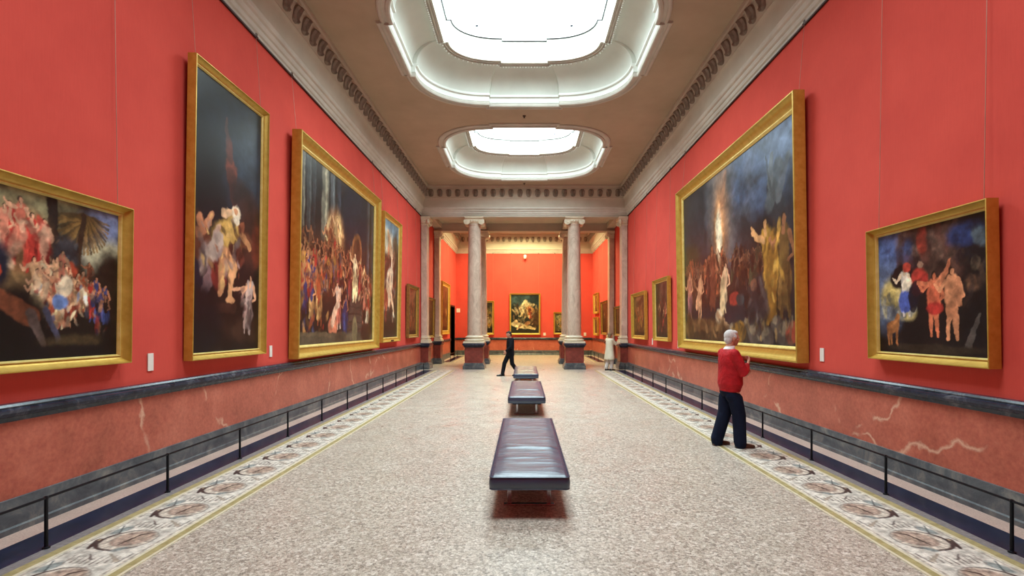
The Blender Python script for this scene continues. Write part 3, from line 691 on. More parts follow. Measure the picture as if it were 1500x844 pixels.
def frame_loops(w, h, prof):
    return [[(-w/2+d, -y, d), (w/2-d, -y, d), (w/2-d, -y, h-d), (-w/2+d, -y, h-d)] for d, y in prof]
def painting(label, cat, wall, a, b, z0, z1, fw, cv, depth=.12, tilt=.8, wires=True, gild='gilding', rim='pale_gilding', group=None, plaque=False):
    """a..b: extent along the wall; fw: width of the frame"""
    w = b-a; h = z1-z0; m = (a+b)/2; off = .02
    if wall == 'left': loc, rz = (-W+off, m, z0), PI/2
    elif wall == 'right': loc, rz = (W-off, m, z0), -PI/2
    else: loc, rz = (m, Y3-off, z0), 0
    r = empty('framed_painting', loc, (math.radians(tilt), 0, rz), label, cat, group)
    D = depth
    outer = [(0,0),(0,D*.9),(.03*fw,D*.98),(.08*fw,D),(.13*fw,D)]
    hollow = [(.13*fw,D),(.17*fw,D*.86),(.3*fw,D*.68),(.5*fw,D*.48),(.68*fw,D*.36),(.76*fw,D*.33)]
    inner = [(.76*fw,D*.33),(.79*fw,D*.42),(.86*fw,D*.42),(.92*fw,D*.33),(fw,D*.24),(fw,D*.1)]
    f = MB().loft(frame_loops(w, h, outer)).loft(frame_loops(w, h, hollow))
    f.loft([[(-w/2,0,0),(w/2,0,0),(w/2,0,h),(-w/2,0,h)], [(-w/2+fw,0,fw),(w/2-fw,0,fw),(w/2-fw,0,h-fw),(-w/2+fw,0,h-fw)]])
    fo = f.build('frame', gild, r, 40)
    MB().loft(frame_loops(w, h, inner)).build('frame_fillet', rim, fo, 40)
    im = cv(w-2*fw, h-2*fw).done() if callable(cv) else cv
    iw, ih = w-2*fw+.02, h-2*fw+.02
    me = painted_mesh('canvas', im, iw, ih, 'oil_paint', lambda u, v: np.stack([(u-.5)*iw, np.full_like(u, -D*.16), fw-.01+v*ih], 1))
    o = bpy.data.objects.new('canvas', me); COL.objects.link(o); o.parent = r
    if wires:
        top = 6.66-z0
        for sx in (-1, 1):
            x = sx*(w/2-min(.12, w*.08))
            lean = math.tan(math.radians(tilt))
            wm = MB().tube([(x, -.03, h-.04), (x, -.005+(top)*math.sin(math.radians(tilt))-.0, top)], .004, 6)
            wo = wm.build('hanging_wire', 'wire_metal', r)
            hk = MB().box(x-.02, x+.02, -.02+(top)*math.sin(math.radians(tilt)), .0+(top)*math.sin(math.radians(tilt)), top-.01, top+.05)
            hk.tube([(x, -.02+top*math.sin(math.radians(tilt)), top), (x, -.04+top*math.sin(math.radians(tilt)), top-.02), (x, -.03+top*math.sin(math.radians(tilt)), top-.04)], .006, 6)
            hk.build('hook', 'steel', wo)
    if plaque:
        MB().box(-.16, .16, -D-.006, -D+.004, .02, .02+fw*.3).build('name_plate', 'dark_wood', r, bevel=.003)
    return r

CA = 'painting'
painting('wide gilt framed painting of crowd and red robed figures, nearest on the left wall', CA, 'left', 3.0, 5.62, 1.41, 3.12, .10, art_feast, gild='gilding')
painting('tall narrow dark painting of a yellow robed seated old man, in plain gilt frame', CA, 'left', 6.64, 8.55, 1.36, 5.42, .095, art_tall, tilt=.8)
painting('huge gilt framed painting of a crowded temple scene with pillars on the left wall', CA, 'left', 9.6, 14.98, 1.20, 5.58, .25, art_temple, .19, tilt=.9)
painting('tall narrow painting of pale tumbling figures under blue sky, beyond the huge temple scene', CA, 'left', 15.6, 17.8, 1.33, 5.42, .15, art_ascent, plaque=True, tilt=1.0)
S = art_small
painting('small dark framed painting on the left wall just before the pillars', CA, 'left', 19.1, 20.9, 1.40, 3.46, .12, lambda w, h: S(w, h, 11, (120,74,52), (140,96,72), [BR, OR, DB], 4), gild='old_gilding', rim='gilding')
painting('small brown painting between the two left wall pilasters', CA, 'left', 22.85, 24.7, 1.32, 3.2, .1, lambda w, h: S(w, h, 12, (84,54,38), (104,78,56), [BR, DB, GN], 4), gild='old_gilding', rim='gilding')
painting('tall dark framed painting on the left wall of the far room beside the doorway', CA, 'left', 26.9, 29.6, 1.42, 4.3, .22, lambda w, h: S(w, h, 13, (96,60,36), (120,90,60), [BR, YE, DB], 5))
painting('huge gilt framed painting of a blazing light over a crowd, behind the red jacketed man', CA, 'right', 7.95, 14.15, 1.24, 5.55, .25, art_vision, .19, tilt=.9)
painting('gilt framed painting of two bare men and blue robed woman, nearest on right wall', CA, 'right', 4.74, 6.42, 1.41, 3.02, .095, art_clouds, tilt=1.0)
painting('upright dark painting beside the far end of the huge blazing light scene', CA, 'right', 15.35, 17.15, 1.37, 3.38, .12, lambda w, h: S(w, h, 14, (70,48,40), (92,70,56), [BR, DB, RD], 4))
painting('small gilt framed brown painting on the right wall just before the pillars', CA, 'right', 18.3, 20.6, 1.36, 3.15, .14, lambda w, h: S(w, h, 15, (118,84,52), (140,112,76), [BR, YE, OR], 5), gild='gilding', rim='gilding')
painting('small brown painting between the two right wall pilasters', CA, 'right', 22.9, 24.7, 1.40, 2.8, .1, lambda w, h: S(w, h, 16, (96,66,44), (120,90,60), [BR, DB, OR], 4), gild='old_gilding', rim='gilding')
painting('dark framed upright painting on the right wall of the far room', CA, 'right', 26.7, 28.9, 1.40, 3.25, .12, lambda w, h: S(w, h, 17, (60,44,32), (92,76,50), [DB, GN, BR], 4), gild='old_gilding', rim='gilding')
painting('upper of two small gilt framed paintings stacked in the far right corner', CA, 'right', 30.2, 32.0, 2.66, 3.9, .14, lambda w, h: S(w, h, 18, (150,98,40), (180,130,60), [YE, OR, BR], 4))
painting('lower of two small gilt framed paintings stacked in the far right corner', CA, 'right', 30.2, 32.0, 1.32, 2.44, .14, lambda w, h: S(w, h, 19, (80,56,36), (140,110,66), [YE, DB, BR], 4), wires=False)
painting('gilt framed painting of a pale rearing group at the centre of the far wall', CA, 'back', -.97, 1.06, 1.34, 4.05, .10, art_centre)
painting('small gilt framed painting on the far wall partly behind the left columns', CA, 'back', -2.95, -1.98, 1.34, 3.56, .12, lambda w, h: S(w, h, 21, (54,46,34), (84,80,60), [WH, YE, DB], 5, (170,150,96)))
painting('small low gilt framed painting on the far wall partly behind the right columns', CA, 'back', 1.92, 3.05, 1.36, 2.82, .1, lambda w, h: S(w, h, 22, (96,88,56), (150,150,110), [GN, YE, WH], 4, (190,176,120)))

# wall labels
def wall_label(label, wall, y, z, w=.1, h=.2):
    if wall == 'back': o = MB().box(-w/2, w/2, -.012, 0, 0, h).build('wall_label', 'paper_white', bevel=.002); o.location = (y, Y3-.002, z)
    else:
        sx = -1 if wall == 'left' else 1
        o = MB().box(0, .012, -w/2, w/2, 0, h).build('wall_label', 'paper_white', bevel=.002)
        o.location = (sx*(W-.014) if sx > 0 else -W+.002, y, z)
    tag(o, label, 'label', 'white wall labels beside the paintings'); return o
wall_label('white label on the left wall between the feast painting and the tall narrow one', 'left', 6.07, 1.28, .09, .21)
wall_label('white label on the left wall between the tall narrow painting and the huge temple scene', 'left', 8.95, 1.28, .09, .2)
wall_label('white label on the right wall between the huge painting and the nearly square one', 'right', 7.62, 1.29, .1, .2)
wall_label('white label on the right wall at the far end of the huge painting', 'right', 14.75, 1.2, .1, .22)
wall_label('white label on the right wall between the two smaller paintings', 'right', 17.7, 1.2, .1, .22)
wall_label('white label on the far wall right of the central painting', 'back', 1.33, 1.28, .16, .18)
wall_label('white label on the far wall near its right corner', 'back', 4.0, 1.25, .16, .22)
wall_label('white square sign on the far wall above the doorway end', 'back', -4.35, 2.8, .24, .26)

# ------------------------------------------------------------------ mosaic border
def mosaic_tile():
    c = Cv(.69, .63, 104, 84, (216,212,204), 30)
    D_, B_, T_, G_ = (84,72,70), (186,168,158), (156,164,160), (186,176,164)
    c.wx *= .3; c.wy *= .3
    c.ell(.36, .5, .33, .36, D_, 0, .06); c.ell(.37, .52, .305, .33, (206,198,188), 0, .06)
    c.ell(.40, .54, .25, .25, B_, 0, .15); c.ell(.44, .60, .15, .12, (204,186,174), 0, .2); c.cap(.22,.5,.52,.56,.012,.02,(98,82,76)); c.cap(.52,.56,.58,.68,.02,.015,(98,82,76))
    c.cap(.12, .2, .34, .13, .02, .05, D_); c.ell(.36, .13, .05, .05, D_); c.ell(.36, .13, .02, .02, WH)
    c.ell(.10,.62,.10,.05,T_,.8); c.ell(.66,.18,.16,.08,T_,.35); c.cap(.56,.22,.8,.08,.01,.01,(92,104,104))
    for k in range(9):
        a = k/8; c.cap(.74+.03*math.sin(k), .25+.07*k, .94+.02*math.cos(2*k), .21+.075*k, .010, .004, (110,96,90) if k % 2 else (146,134,124), .9)
    c.cap(.80, .85, .98, .62, .03, .012, G_); c.cap(.76,.88,.99,.9,.014,.01,D_,.7); c.cap(.84,.5,.98,.36,.018,.006,D_,.8)
    c.cap(0, .04, 1, .04, .012, .012, (188,178,166)); c.cap(0, .96, 1, .96, .012, .012, (188,178,166))
    im = c.done(); t = c.rs.rand(c.ny, c.nx, 1); im = im*(.86+.28*t); im[:, -1] = im[:, 0]; return np.clip(im, 0, 1)
TILE = mosaic_tile()
P = .69
for sx in (-1, 1):
    def plc(u, v, sx=sx):
        return np.stack([sx*(3.67-.63*v), u*P, np.full_like(u, .005)], 1)
    me = painted_mesh('mosaic', TILE, P, .63, 'mosaic', plc)
    if sx > 0: me.flip_normals()
    for (ya, yb) in ((Y0, 21.3), (26.3, 31.9)):
        o = bpy.data.objects.new('trim_%d' % k, me); COL.objects.link(o); k += 1; struct(o); o.location = (0, ya, 0)
        ar = o.modifiers.new('repeat', 'ARRAY'); ar.count = int((yb-ya)/P); ar.use_relative_offset = False; ar.use_constant_offset = True
        ar.constant_offset_displace = (0, P, 0)

# ------------------------------------------------------------------ columns and pilasters
def pedestal(root, w, d, xs=(-1, 1), shell=None):
    """w, d full width/depth at the base"""
    def B(mb, e, z0, z1): mb.box(-w/2-e, w/2+e, -d/2-e, d/2+e, z0, z1)
    a = MB(); B(a, 0, 0, .17); B(a, -.03, .17, .21); B(a, -.05, .21, .27); a.build('plinth', 'grey_marble', root, bevel=.012)
    a = MB(); B(a, -.08, .27, .94)
    body = a.build('pedestal_body', 'plum_marble', root, bevel=.008)
    p = MB(); i = .08
    for sx, sy in ((0,-1),(0,1),(1,0),(-1,0)):
        half = (w if sx == 0 else d)/2-i
        e = (d if sx == 0 else w)/2-i
        q = half-.1
        if q < .05: continue
        for a0, a1, z0, z1 in ((-q-.02,-q,.36,.86),(q,q+.02,.36,.86),(-q,q,.36,.38),(-q,q,.84,.86)):
            if sx == 0: p.box(a0, a1, sy*e-.012, sy*e+.012, z0, z1)
            else: p.box(sx*e-.012, sx*e+.012, a0, a1, z0, z1)
    p.build('panel_moulding', 'plum_marble', body, bevel=.004)
    a = MB(); B(a, -.06, .94, .98); B(a, -.03, .98, 1.03); B(a, .01, 1.03, 1.12); a.build('pedestal_cap', 'dark_marble', root, bevel=.012)
    a = MB(); B(a, -.02, 1.12, 1.2); a.build('base_slab', 'cream_marble', root, bevel=.01)

def volutes(mb, x, y0, y1, zc, r):
    """scroll roll along y with spiral faces"""
    n = 9; pr = []
    for k in range(n):
        t = k/(n-1); pr.append((r*(1-.38*math.sin(PI*t)), y0+(y1-y0)*t))
    for s, yy in ((-1, y0), (1, y1)):
        ring = [(r*.98, 0), (r, s*.02), (r*.84, s*.03), (r*.8, s*.012), (r*.6, s*.012), (r*.56, s*.03), (r*.42, s*.03), (r*.38, s*.012), (r*.26, s*.012), (r*.22, s*.04), (r*.02, s*.045)]
        mb.lathe([(a, b) for a, b in ring], 24, (x, yy, zc), 'y')
    mb.lathe(pr, 24, (x, 0, zc), 'y')

def make_column():
    r = empty('column', (0,0,0), cat='column', group='marble columns of the two colonnades')
    pedestal(r, .94, .94)
    z = 1.2
    MB().lathe([(.40,z),(.43,z+.02),(.445,z+.05),(.43,z+.085),(.39,z+.10),(.37,z+.115),(.36,z+.14),(.375,z+.155),(.395,z+.165),(.405,z+.185),(.395,z+.205),(.36,z+.22),(.34,z+.235),(.325,z+.26)], 56).build('base_moulding', 'cream_marble', r, 35)
    pr = []
    for k in range(15):
        t = k/14; pr.append((.315-.05*t**1.6, 1.45+(6.24-1.45)*t))
    pr += [(.285,6.25),(.29,6.265),(.285,6.285),(.262,6.29),(.262,6.32)]
    MB().lathe(pr, 56).build('shaft', 'column_marble', r, 35)
    c = MB().lathe([(.262,6.31),(.28,6.33),(.31,6.37),(.35,6.42),(.36,6.45),(.34,6.48)], 40)
    for sx in (-1, 1): volutes(c, sx*.315, -.29, .29, 6.395, .135)
    c.box(-.32, .32, -.31, .31, 6.46, 6.53); c.box(-.39, .39, -.37, .37, 6.53, 6.575); c.box(-.41, .41, -.39, .39, 6.575, 6.60)
    for k in range(20):
        a = 2*PI*k/20; c.ball((.335*math.cos(a), .335*math.sin(a), 6.41), (.03,.03,.04), 8, 6)
    c.build('capital', 'cream_marble', r, 35)
    return r
COLX = 2.18
col0 = make_column()
cl = [(-COLX, 22.16, 'left grey marble column of the front colonnade on a plum pedestal'), (COLX, 22.16, 'right grey marble column of the front colonnade on a plum pedestal'),
      (-COLX, 25.38, 'grey marble column standing directly behind the left front column'), (COLX, 25.38, 'grey marble column standing directly behind the right front column')]
for i, (x, y, lab) in enumerate(cl):
    c = col0 if i == 0 else copy_tree(col0)
    c.location = (x, y, 0); c['label'] = lab

def make_pilaster():
    r = empty('pilaster', (0,0,0), cat='pilaster', group='cream wall pilasters at the ends of the colonnades')
    # stands against a wall at local x=0, projects to +x
    def B(mb, px, dy, z0, z1): mb.box(0, px, -dy, dy, z0, z1)
    a = MB(); B(a, .40, .40, 0, .17); B(a, .38, .38, .17, .22); B(a, .36, .36, .22, .28); a.build('plinth', 'grey_marble', r, bevel=.01)
    a = MB(); B(a, .33, .33, .28, .94); a.build('pedestal_body', 'plum_marble', r, bevel=.008)
    a = MB(); B(a, .36, .36, .94, 1.0); B(a, .40, .40, 1.0, 1.12); a.build('pedestal_cap', 'dark_marble', r, bevel=.012)
    a = MB(); B(a, .37, .37, 1.12, 1.2); B(a, .34, .34, 1.2, 1.27); B(a, .30, .31, 1.27, 1.33); B(a, .32, .33, 1.33, 1.39); B(a, .27, .28, 1.39, 1.45)
    a.build('base_moulding', 'cream_marble', r, bevel=.018, seg=3)
    a = MB(); B(a, .25, .25, 1.45, 6.25); a.build('shaft', 'column_marble', r, bevel=.012)
    a = MB(); B(a, .27, .27, 6.24, 6.28); B(a, .25, .25, 6.28, 6.36); B(a, .29, .29, 6.36, 6.46); B(a, .36, .36, 6.46, 6.52); B(a, .39, .39, 6.52, 6.60)
    for y in (-.29, .29): 
        a.lathe([(.11,-.0),(.11,.04),(.095,.05),(.09,.03),(.06,.03),(.055,.05),(.03,.05),(.01,.055)], 22, (.29, y, 6.40), 'x')
        a.lathe([(.105,-.03),(.105,.03)], 22, (.29, y, 6.40), 'y')
        s = 1 if y > 0 else -1
        a.lathe([(.09,0),(.09,s*.04),(.07,s*.05),(.04,s*.03),(.03,s*.05),(.01,s*.055)], 22, (.10, y, 6.42), 'y')
    a.build('capital', 'cream_marble', r, 40)
    return r
pil0 = make_pilaster()
pl = [(-1, 22.17, 'cream pilaster on the left wall in line with the front columns'), (1, 22.17, 'cream pilaster on the right wall in line with the front columns'),
      (-1, 25.38, 'cream pilaster on the left wall in line with the rear columns'), (1, 25.38, 'cream pilaster on the right wall in line with the rear columns')]
for i, (sx, y, lab) in enumerate(pl):
    c = pil0 if i == 0 else copy_tree(pil0)
    c.location = (sx*(W-.021), y, 0); c.rotation_euler = (0, 0, 0 if sx < 0 else PI); c['label'] = lab

# ------------------------------------------------------------------ low barrier rails
def barrier(label, sx, ys, y_start, y_end):
    r = empty('barrier_rail', (sx*3.89, ys[0], 0), label=label, cat='barrier', group='low black barrier rails in front of the walls')
    y0 = ys[0]
    MB().tube([(0, y_start-y0, .415), (0, y_end-y0, .415)], .011, 8).build('rail', 'black_metal', r, 40)
    for y in ys:
        MB().lathe([(.028,.006),(.028,.014),(.014,.02),(.013,.40),(.016,.405),(.016,.425),(.006,.43)], 12, (0, y-y0, 0)).build('post', 'black_metal', r, 40)
barrier('low black barrier rail along the left wall of the gallery', -1, [4.11-1.4*2+1.4*i for i in range(14)], 1.3, 21.0)
barrier('low black barrier rail along the right wall of the gallery', 1, [4.02-1.4*2+1.405*i for i in range(14)], 1.2, 20.9)
barrier('low black barrier rail on the left in the far room', -1, [26.6+1.4*i for i in range(3)], 26.6, 29.4)
barrier('low black barrier rail on the right in the far room', 1, [26.6+1.4*i for i in range(4)], 26.6, 30.8)

# ------------------------------------------------------------------ benches
def make_bench(Lb=3.1, wb=.76):
    r = empty('bench', (0,0,0), cat='bench', group='black leather benches down the middle of the gallery')
    h = wb/2; nL, nW = 60, 16
    def outline(e):   # rounded rectangle
        pts = []; rc = .05
        for cx, cy, a0 in ((h-rc, Lb/2-rc, 0), (-h+rc, Lb/2-rc, PI/2), (-h+rc, -Lb/2+rc, PI), (h-rc, -Lb/2+rc, 1.5*PI)):
            for q in range(6):
                a = a0+PI/2*q/5; pts.append((cx+(rc-e)*math.cos(a) if rc > e else cx, cy+(rc-e)*math.sin(a) if rc > e else cy))
        return pts
    loops = []
    for e, z in ((.03,.275),(.01,.28),(0,.295),(-.004,.335),(0,.375),(.008,.392),(.02,.402),(.045,.408)):
        loops.append([(x, y, z) for x, y in outline(e)])
    c = MB().loft(loops, True, True, False)
    g = []; rs = random.Random(5)
    wr = [(rs.uniform(-Lb/2, Lb/2), rs.uniform(-.6, .6), rs.uniform(.004, .009), rs.uniform(.015, .04)) for _ in range(46)]
    for i in range(nL*2+1):
        y = -Lb/2+.046+(Lb-.092)*i/(nL*2)
        for j in range(nW+1):
            x = -h+.046+(wb-.092)*j/nW
            ed = min(1, (h-abs(x)-.046)/.08)*min(1, (Lb/2-abs(y)-.046)/.08)
            z = .408+.012*ed
            for yy, sl, am, wd in wr: z += ed*am*math.exp(-((y-yy-sl*x*.15-.02*math.sin(9*x+yy*7))/wd)**2)*(.5+.5*math.sin(5*x+yy*11))
            g.append((x, y, z))
    fs = [(i*(nW+1)+j, i*(nW+1)+j+1, (i+1)*(nW+1)+j+1, (i+1)*(nW+1)+j) for i in range(nL*2) for j in range(nW)]
    c.add(g, fs)
    cu = c.build('cushion', 'black_leather', r, 50)
    # piping along the top edge
    for z, e in ((.395, .004), (.284, .004)):
        pts = [(x, y, z) for x, y in outline(e)]; pts.append(pts[0])
        MB().tube(pts, .006, 8, False).build('piping', 'black_leather', cu, 60)
    MB().box(-h+.09, h-.09, -Lb/2+.1, Lb/2-.1, .245, .277).build('base_board', 'black_metal', r, bevel=.006)
    for sy in (-1, 1):
        y = sy*(Lb/2-.42)
        for sx in (-1, 1):
            MB().box(sx*.20-.02, sx*.20+.02, y-.006, y+.006, .012, .247).build('leg', 'steel', r, bevel=.003)
        MB().box(-.26, .26, y-.03, y+.03, 0, .012).build('foot_bar', 'steel', r, bevel=.003)
    return r
b0 = make_bench()
for i, (y, lab) in enumerate(((4.72, 'black leather bench nearest the viewer in the middle of the floor'), (10.12, 'black leather bench standing second in the row of three'), (15.15, 'black leather bench farthest away, beside the man in black'))):
    b_ = b0 if i == 0 else copy_tree(b0)
    b_.location = (.05, y+1.55, 0); b_['label'] = lab

# small ceiling fittings, wall lamp
def sprinkler(y, lab):
    o = MB().lathe([(.05,0),(.05,-.012),(.02,-.018),(.014,-.05),(.03,-.055),(.03,-.06),(.004,-.065)], 16).build('ceiling_sprinkler', 'dark_wood', None, 40)
    o.location = (0, y, CZ); tag(o, lab, 'sprinkler', 'small dark ceiling sprinklers'); return o
sprinkler(14.55, 'small dark sprinkler on the ceiling between the two skylights'); sprinkler(21.35, 'small dark sprinkler on the ceiling just before the front beam')
lp = empty('spotlight', (.05, Y3, 6.55), label='small white spotlight high on the far wall under the cornice', cat='spotlight')
MB().box(-.05, .05, -.05, 0, -.05, .05).build('bracket', 'lamp_white', lp, bevel=.006)
MB().lathe([(.06,0),(.09,.03),(.10,.10),(.10,.22),(.09,.24),(.07,.23)], 20, (0,-.16,-.24)).build('lamp_head', 'lamp_white', lp, 40)
MB().tube([(0,-.04,0),(0,-.14,.02),(0,-.16,.0)], .015, 8).build('arm', 'lamp_white', lp)

# ------------------------------------------------------------------ people (local +x is the way they face, +y their left)
def ring(c, rx, ry, n=24, tilt=0, rz=0):
    out = []
    for k in range(n):
        a = 2*PI*k/n; x = rx*math.cos(a); y = ry*math.sin(a)
        x, y = x*math.cos(rz)-y*math.sin(rz), x*math.sin(rz)+y*math.cos(rz)
        out.append((c[0]+x, c[1]+y, c[2]+x*tilt))
    return out
def column_of(mb, secs, n=24):
    mb.loft([ring(s[0], s[1], s[2], n, s[3] if len(s) > 3 else 0) for s in secs], True, True, True)
def head(mb, c, s=1.0, pitch=0, yaw=0):
    """c centre of skull"""
    R = Matrix.Rotation(yaw, 3, 'Z') @ Matrix.Rotation(pitch, 3, 'Y')
    def B(p, r): mb.ball(Vector(c)+R @ (Vector(p)*s), tuple(q*s for q in r), 20, 14, R)
    B((-.005,0,.015), (.098,.076,.10)); B((.03,0,-.045), (.062,.058,.075)); B((.048,0,-.092), (.03,.032,.024))
    B((.082,0,.02), (.018,.048,.014)); B((.094,0,-.018), (.022,.014,.02)); B((.10,0,-.028), (.016,.018,.012)); B((.088,0,.0), (.014,.010,.028))
    B((.082,0,-.060), (.014,.024,.006)); B((.080,0,-.070), (.014,.022,.006))
    for q in (-1, 1):
        B((-.004,q*.078,-.012), (.018,.010,.032)); B((.058,q*.042,-.03), (.024,.02,.02))
    return R
def hand(mb, wrist, d, palm, s=1.0, curl=.5, side=1):
    """d pointing direction of the fingers, palm the direction the palm faces; side = which side the thumb leaves"""
    w = Vector(wrist); d = Vector(d).normalized(); n = Vector(palm); n = (n-d*n.dot(d)).normalized(); t = d.cross(n)*side
    c = w+d*.05*s
    for a in (-.028, -.009, .010, .028):
        mb.limb([w+d*.005*s+t*a*.6*s, w+d*.085*s+t*a*s], [.013*s, .0115*s], 8)
    for a, l in ((-.029,.062),(-.010,.074),(.010,.080),(.029,.070)):
        b = w+d*.085*s+t*a*s; pts = [b]; ang = 0; dd = d
        for q in range(3):
            ang += curl*(.7+.25*q); dd = d*math.cos(ang)+n*math.sin(ang)
            pts.append(pts[-1]+dd*(l*s*(.44,.32,.26)[q]))
        mb.limb(pts, [.0098*s,.0092*s,.0086*s,.0074*s], 8)
    b = w+d*.022*s+t*.028*s; m = b+(d*.6+t*.8+n*.25).normalized()*.036*s; e = m+(d*.9+t*.35+n*.35).normalized()*.034*s
    mb.limb([b, m, e], [.0145*s,.0115*s,.009*s], 8)
def shoe(name, mat, parent, p, yaw, s=1.0):
    mb = MB(); R = Matrix.Rotation(yaw, 3, 'Z')
    secs = [(-.09,.024,.062,.0),(-.07,.034,.075,.0),(-.03,.037,.078,.0),(.03,.038,.066,.0),(.09,.045,.052,.0),(.14,.045,.043,.0),(.175,.036,.036,.0),(.195,.018,.026,.0)]
    loops = []
    for x, hw_, ht, _ in secs:
        lp = []
        for a in [PI*k/10 for k in range(11)]:
            lp.append((x, hw_*math.cos(a), .012+ht*math.sin(a)**.8))
        lp = lp+[(x, -hw_*1.04, 0), (x, hw_*1.04, 0)]
        loops.append([tuple(Vector(p)+R @ (Vector(q)*s)) for q in lp])
    mb.loft(loops, True, True, True); return mb.build(name, mat, parent, 50)
def eyes(root, c, R, s=1.0):
    for q in (-1, 1):
        mb = MB().ball(Vector(c)+R @ (Vector((.083, q*.030, .004))*s), .0115*s, 10, 8); e = mb.build('eye', 'eye_white', root, 60)
        MB().ball(Vector(c)+R @ (Vector((.0915, q*.030, .004))*s), .005*s, 8, 6).build('iris', 'dark_hair', e, 60)

# --- elderly man with folded arms
def man_red():
    rz = math.radians(4)
    r = empty('person', (3.10, 7.62, 0.008), (0,0,rz), 'person with white hair, red jacket and navy trousers, arms folded, facing huge painting', 'person')
    hc = (.035, 0, 1.635)
    LA, RA = Vector((.03,.09,.09)), Vector((-.03,-.10,.09))       # placeholders
    footR, footL = Vector((.13,-.10,0)), Vector((-.13,.11,0))
    hipR, hipL = Vector((0,-.09,.90)), Vector((0,.09,.90))
    kR, kL = Vector((.09,-.10,.49)), Vector((-.03,.105,.49))
    aR, aL = footR+Vector((-.02,0,.09)), footL+Vector((-.02,0,.09))
    sR, sL = Vector((-.02,-.175,1.41)), Vector((-.02,.175,1.41))
    eR, eL = Vector((.085,-.265,1.12)), Vector((.09,.22,1.16))
    wR, wL = Vector((.25,-.04,1.235)), Vector((.205,-.12,1.10))
    mb = MB()
    R = head(mb, hc, 1.02, -.03, .0)
    mb.limb([(-.015,0,1.44),(.005,0,1.53),(.015,0,1.58)], [.066,.056,.056])
    column_of(mb, [((0,0,.86),.10,.15),((-.0,0,1.0),.105,.145),((.0,0,1.15),.11,.155),((-.01,0,1.3),.11,.17),((-.015,0,1.40),.09,.165),((-.015,0,1.46),.055,.08)])
    for s_, e_, w_ in ((sR,eR,wR),(sL,eL,wL)): mb.limb([s_, s_.lerp(e_,.5), e_, e_.lerp(w_,.5), w_], [.05,.045,.038,.035,.026])
    for h_, k_, a_, f_ in ((hipR,kR,aR,footR),(hipL,kL,aL,footL)):
        mb.limb([h_, h_.lerp(k_,.5), k_, k_.lerp(a_,.4), a_], [.085,.072,.052,.05,.036]); mb.limb([a_-Vector((0,0,.03)), f_+Vector((.10,0,.03))], [.034,.024])
    hand(mb, wR+Vector((.02,.01,.0)), (.35,.45,.75), (-.8,.2,.3), .98, .55, 1)
    hand(mb, wL, (-.25,-.9,.05), (-.6,0,.75), .98, .35, -1)
    fuse('body', mb, 'skin', r, .0055, 5)
    eyes(r, hc, R, 1.02)
    # hair: cap over the back and top, leaving the face
    hb = MB()
    for p, q in (((-.030,0,.035),(.092,.082,.092)), ((-.055,0,-.02),(.062,.072,.075)), ((.02,0,.075),(.066,.062,.042)), ((-.06,0,-.065),(.035,.052,.03))):
        hb.ball(Vector(hc)+Vector(p)*1.02, q, 20, 14)
    for q in (-1, 1): hb.ball(Vector(hc)+Vector((.012, q*.072, .02)), (.03,.014,.038), 12, 8)
    fuse('hair', hb, 'white_hair', r, .006, 4)
    # jacket: boxy blouson with hem band and folded sleeves
    j = MB()
    column_of(j, [((.0,0,.86),.135,.185),((.0,0,.885),.15,.20),((.005,0,.95),.17,.225),((.005,0,1.05),.165,.22),((.0,0,1.18),.155,.215),((-.01,0,1.30),.145,.215),((-.018,0,1.38),.125,.21),((-.02,0,1.43),.10,.175),((-.018,0,1.47),.078,.10)], 28)
    for s_, e_, w_ in ((sR,eR,wR),(sL,eL,wL)):
        j.limb([s_+Vector((0,0,-.015)), s_.lerp(e_,.5), e_, e_.lerp(w_,.35), e_.lerp(w_,.8)], [.084,.078,.074,.064,.047])
    # sagging folds
    for zz, yy in ((.98,-.19),(1.05,-.2),(1.24,-.18)): j.limb([(-.12,yy*.6,zz+.02),(-.02,yy,zz),(.1,yy*.85,zz+.03)], [.016,.026,.014], 10)
    fuse('jacket', j, 'red_jacket', r, .009, 5)
    hm = MB(); column_of(hm, [((.0,0,.835),.132,.182),((.0,0,.85),.142,.192),((.0,0,.88),.145,.196),((.0,0,.895),.138,.19)], 40); hm.build('jacket_hem', 'red_jacket', r, 60)
    co = MB(); column_of(co, [((-.018,0,1.445),.085,.105),((-.012,0,1.475),.082,.095,.1),((.0,0,1.51),.070,.074,.12),((.002,0,1.515),.062,.066,.12),((-.0,0,1.48),.06,.06,.1)], 32)
    co.build('shirt_collar', 'white_shirt', r, 60)
    # cuffs and watch
    for nm, w_, e_, rr in (('cuff', wR, eR, .043), ('cuff', wL, eL, .043)):
        d = (w_-e_).normalized(); c0 = e_.lerp(w_, .78); MB().tube([c0, c0+d*.045], [rr, rr*.95], 18).build(nm, 'red_jacket', r, 50)
    d = (wL-eL).normalized(); MB().tube([wL-d*.025, wL-d*.003], .032, 18).build('watch', 'black_metal', r, 50)
    # trousers: creased legs meeting at the seat
    t = MB(); column_of(t, [((-.01,0,.93),.11,.16),((-.01,0,.88),.125,.172),((-.01,0,.82),.13,.175),((-.005,0,.76),.10,.13)])
    for h_, k_, a_ in ((hipR,kR,aR),(hipL,kL,aL)):
        t.limb([h_+Vector((0,0,-.13)), h_.lerp(k_,.4), k_, k_.lerp(a_,.5), a_+Vector((0,0,-.0)), a_+Vector((.005,0,-.035))], [.104,.108,.100,.094,.092,.086], 18)
        t.limb([k_+Vector((.07,0,.0)), a_+Vector((.07,0,.01))], [.012,.012], 8)
    fuse('trousers', t, 'navy_trousers', r, .009, 4)
    shoe('shoe', 'brown_shoe', r, footR, -.12, 1.0); shoe('shoe', 'brown_shoe', r, footL, .15, 1.0)
man_red()

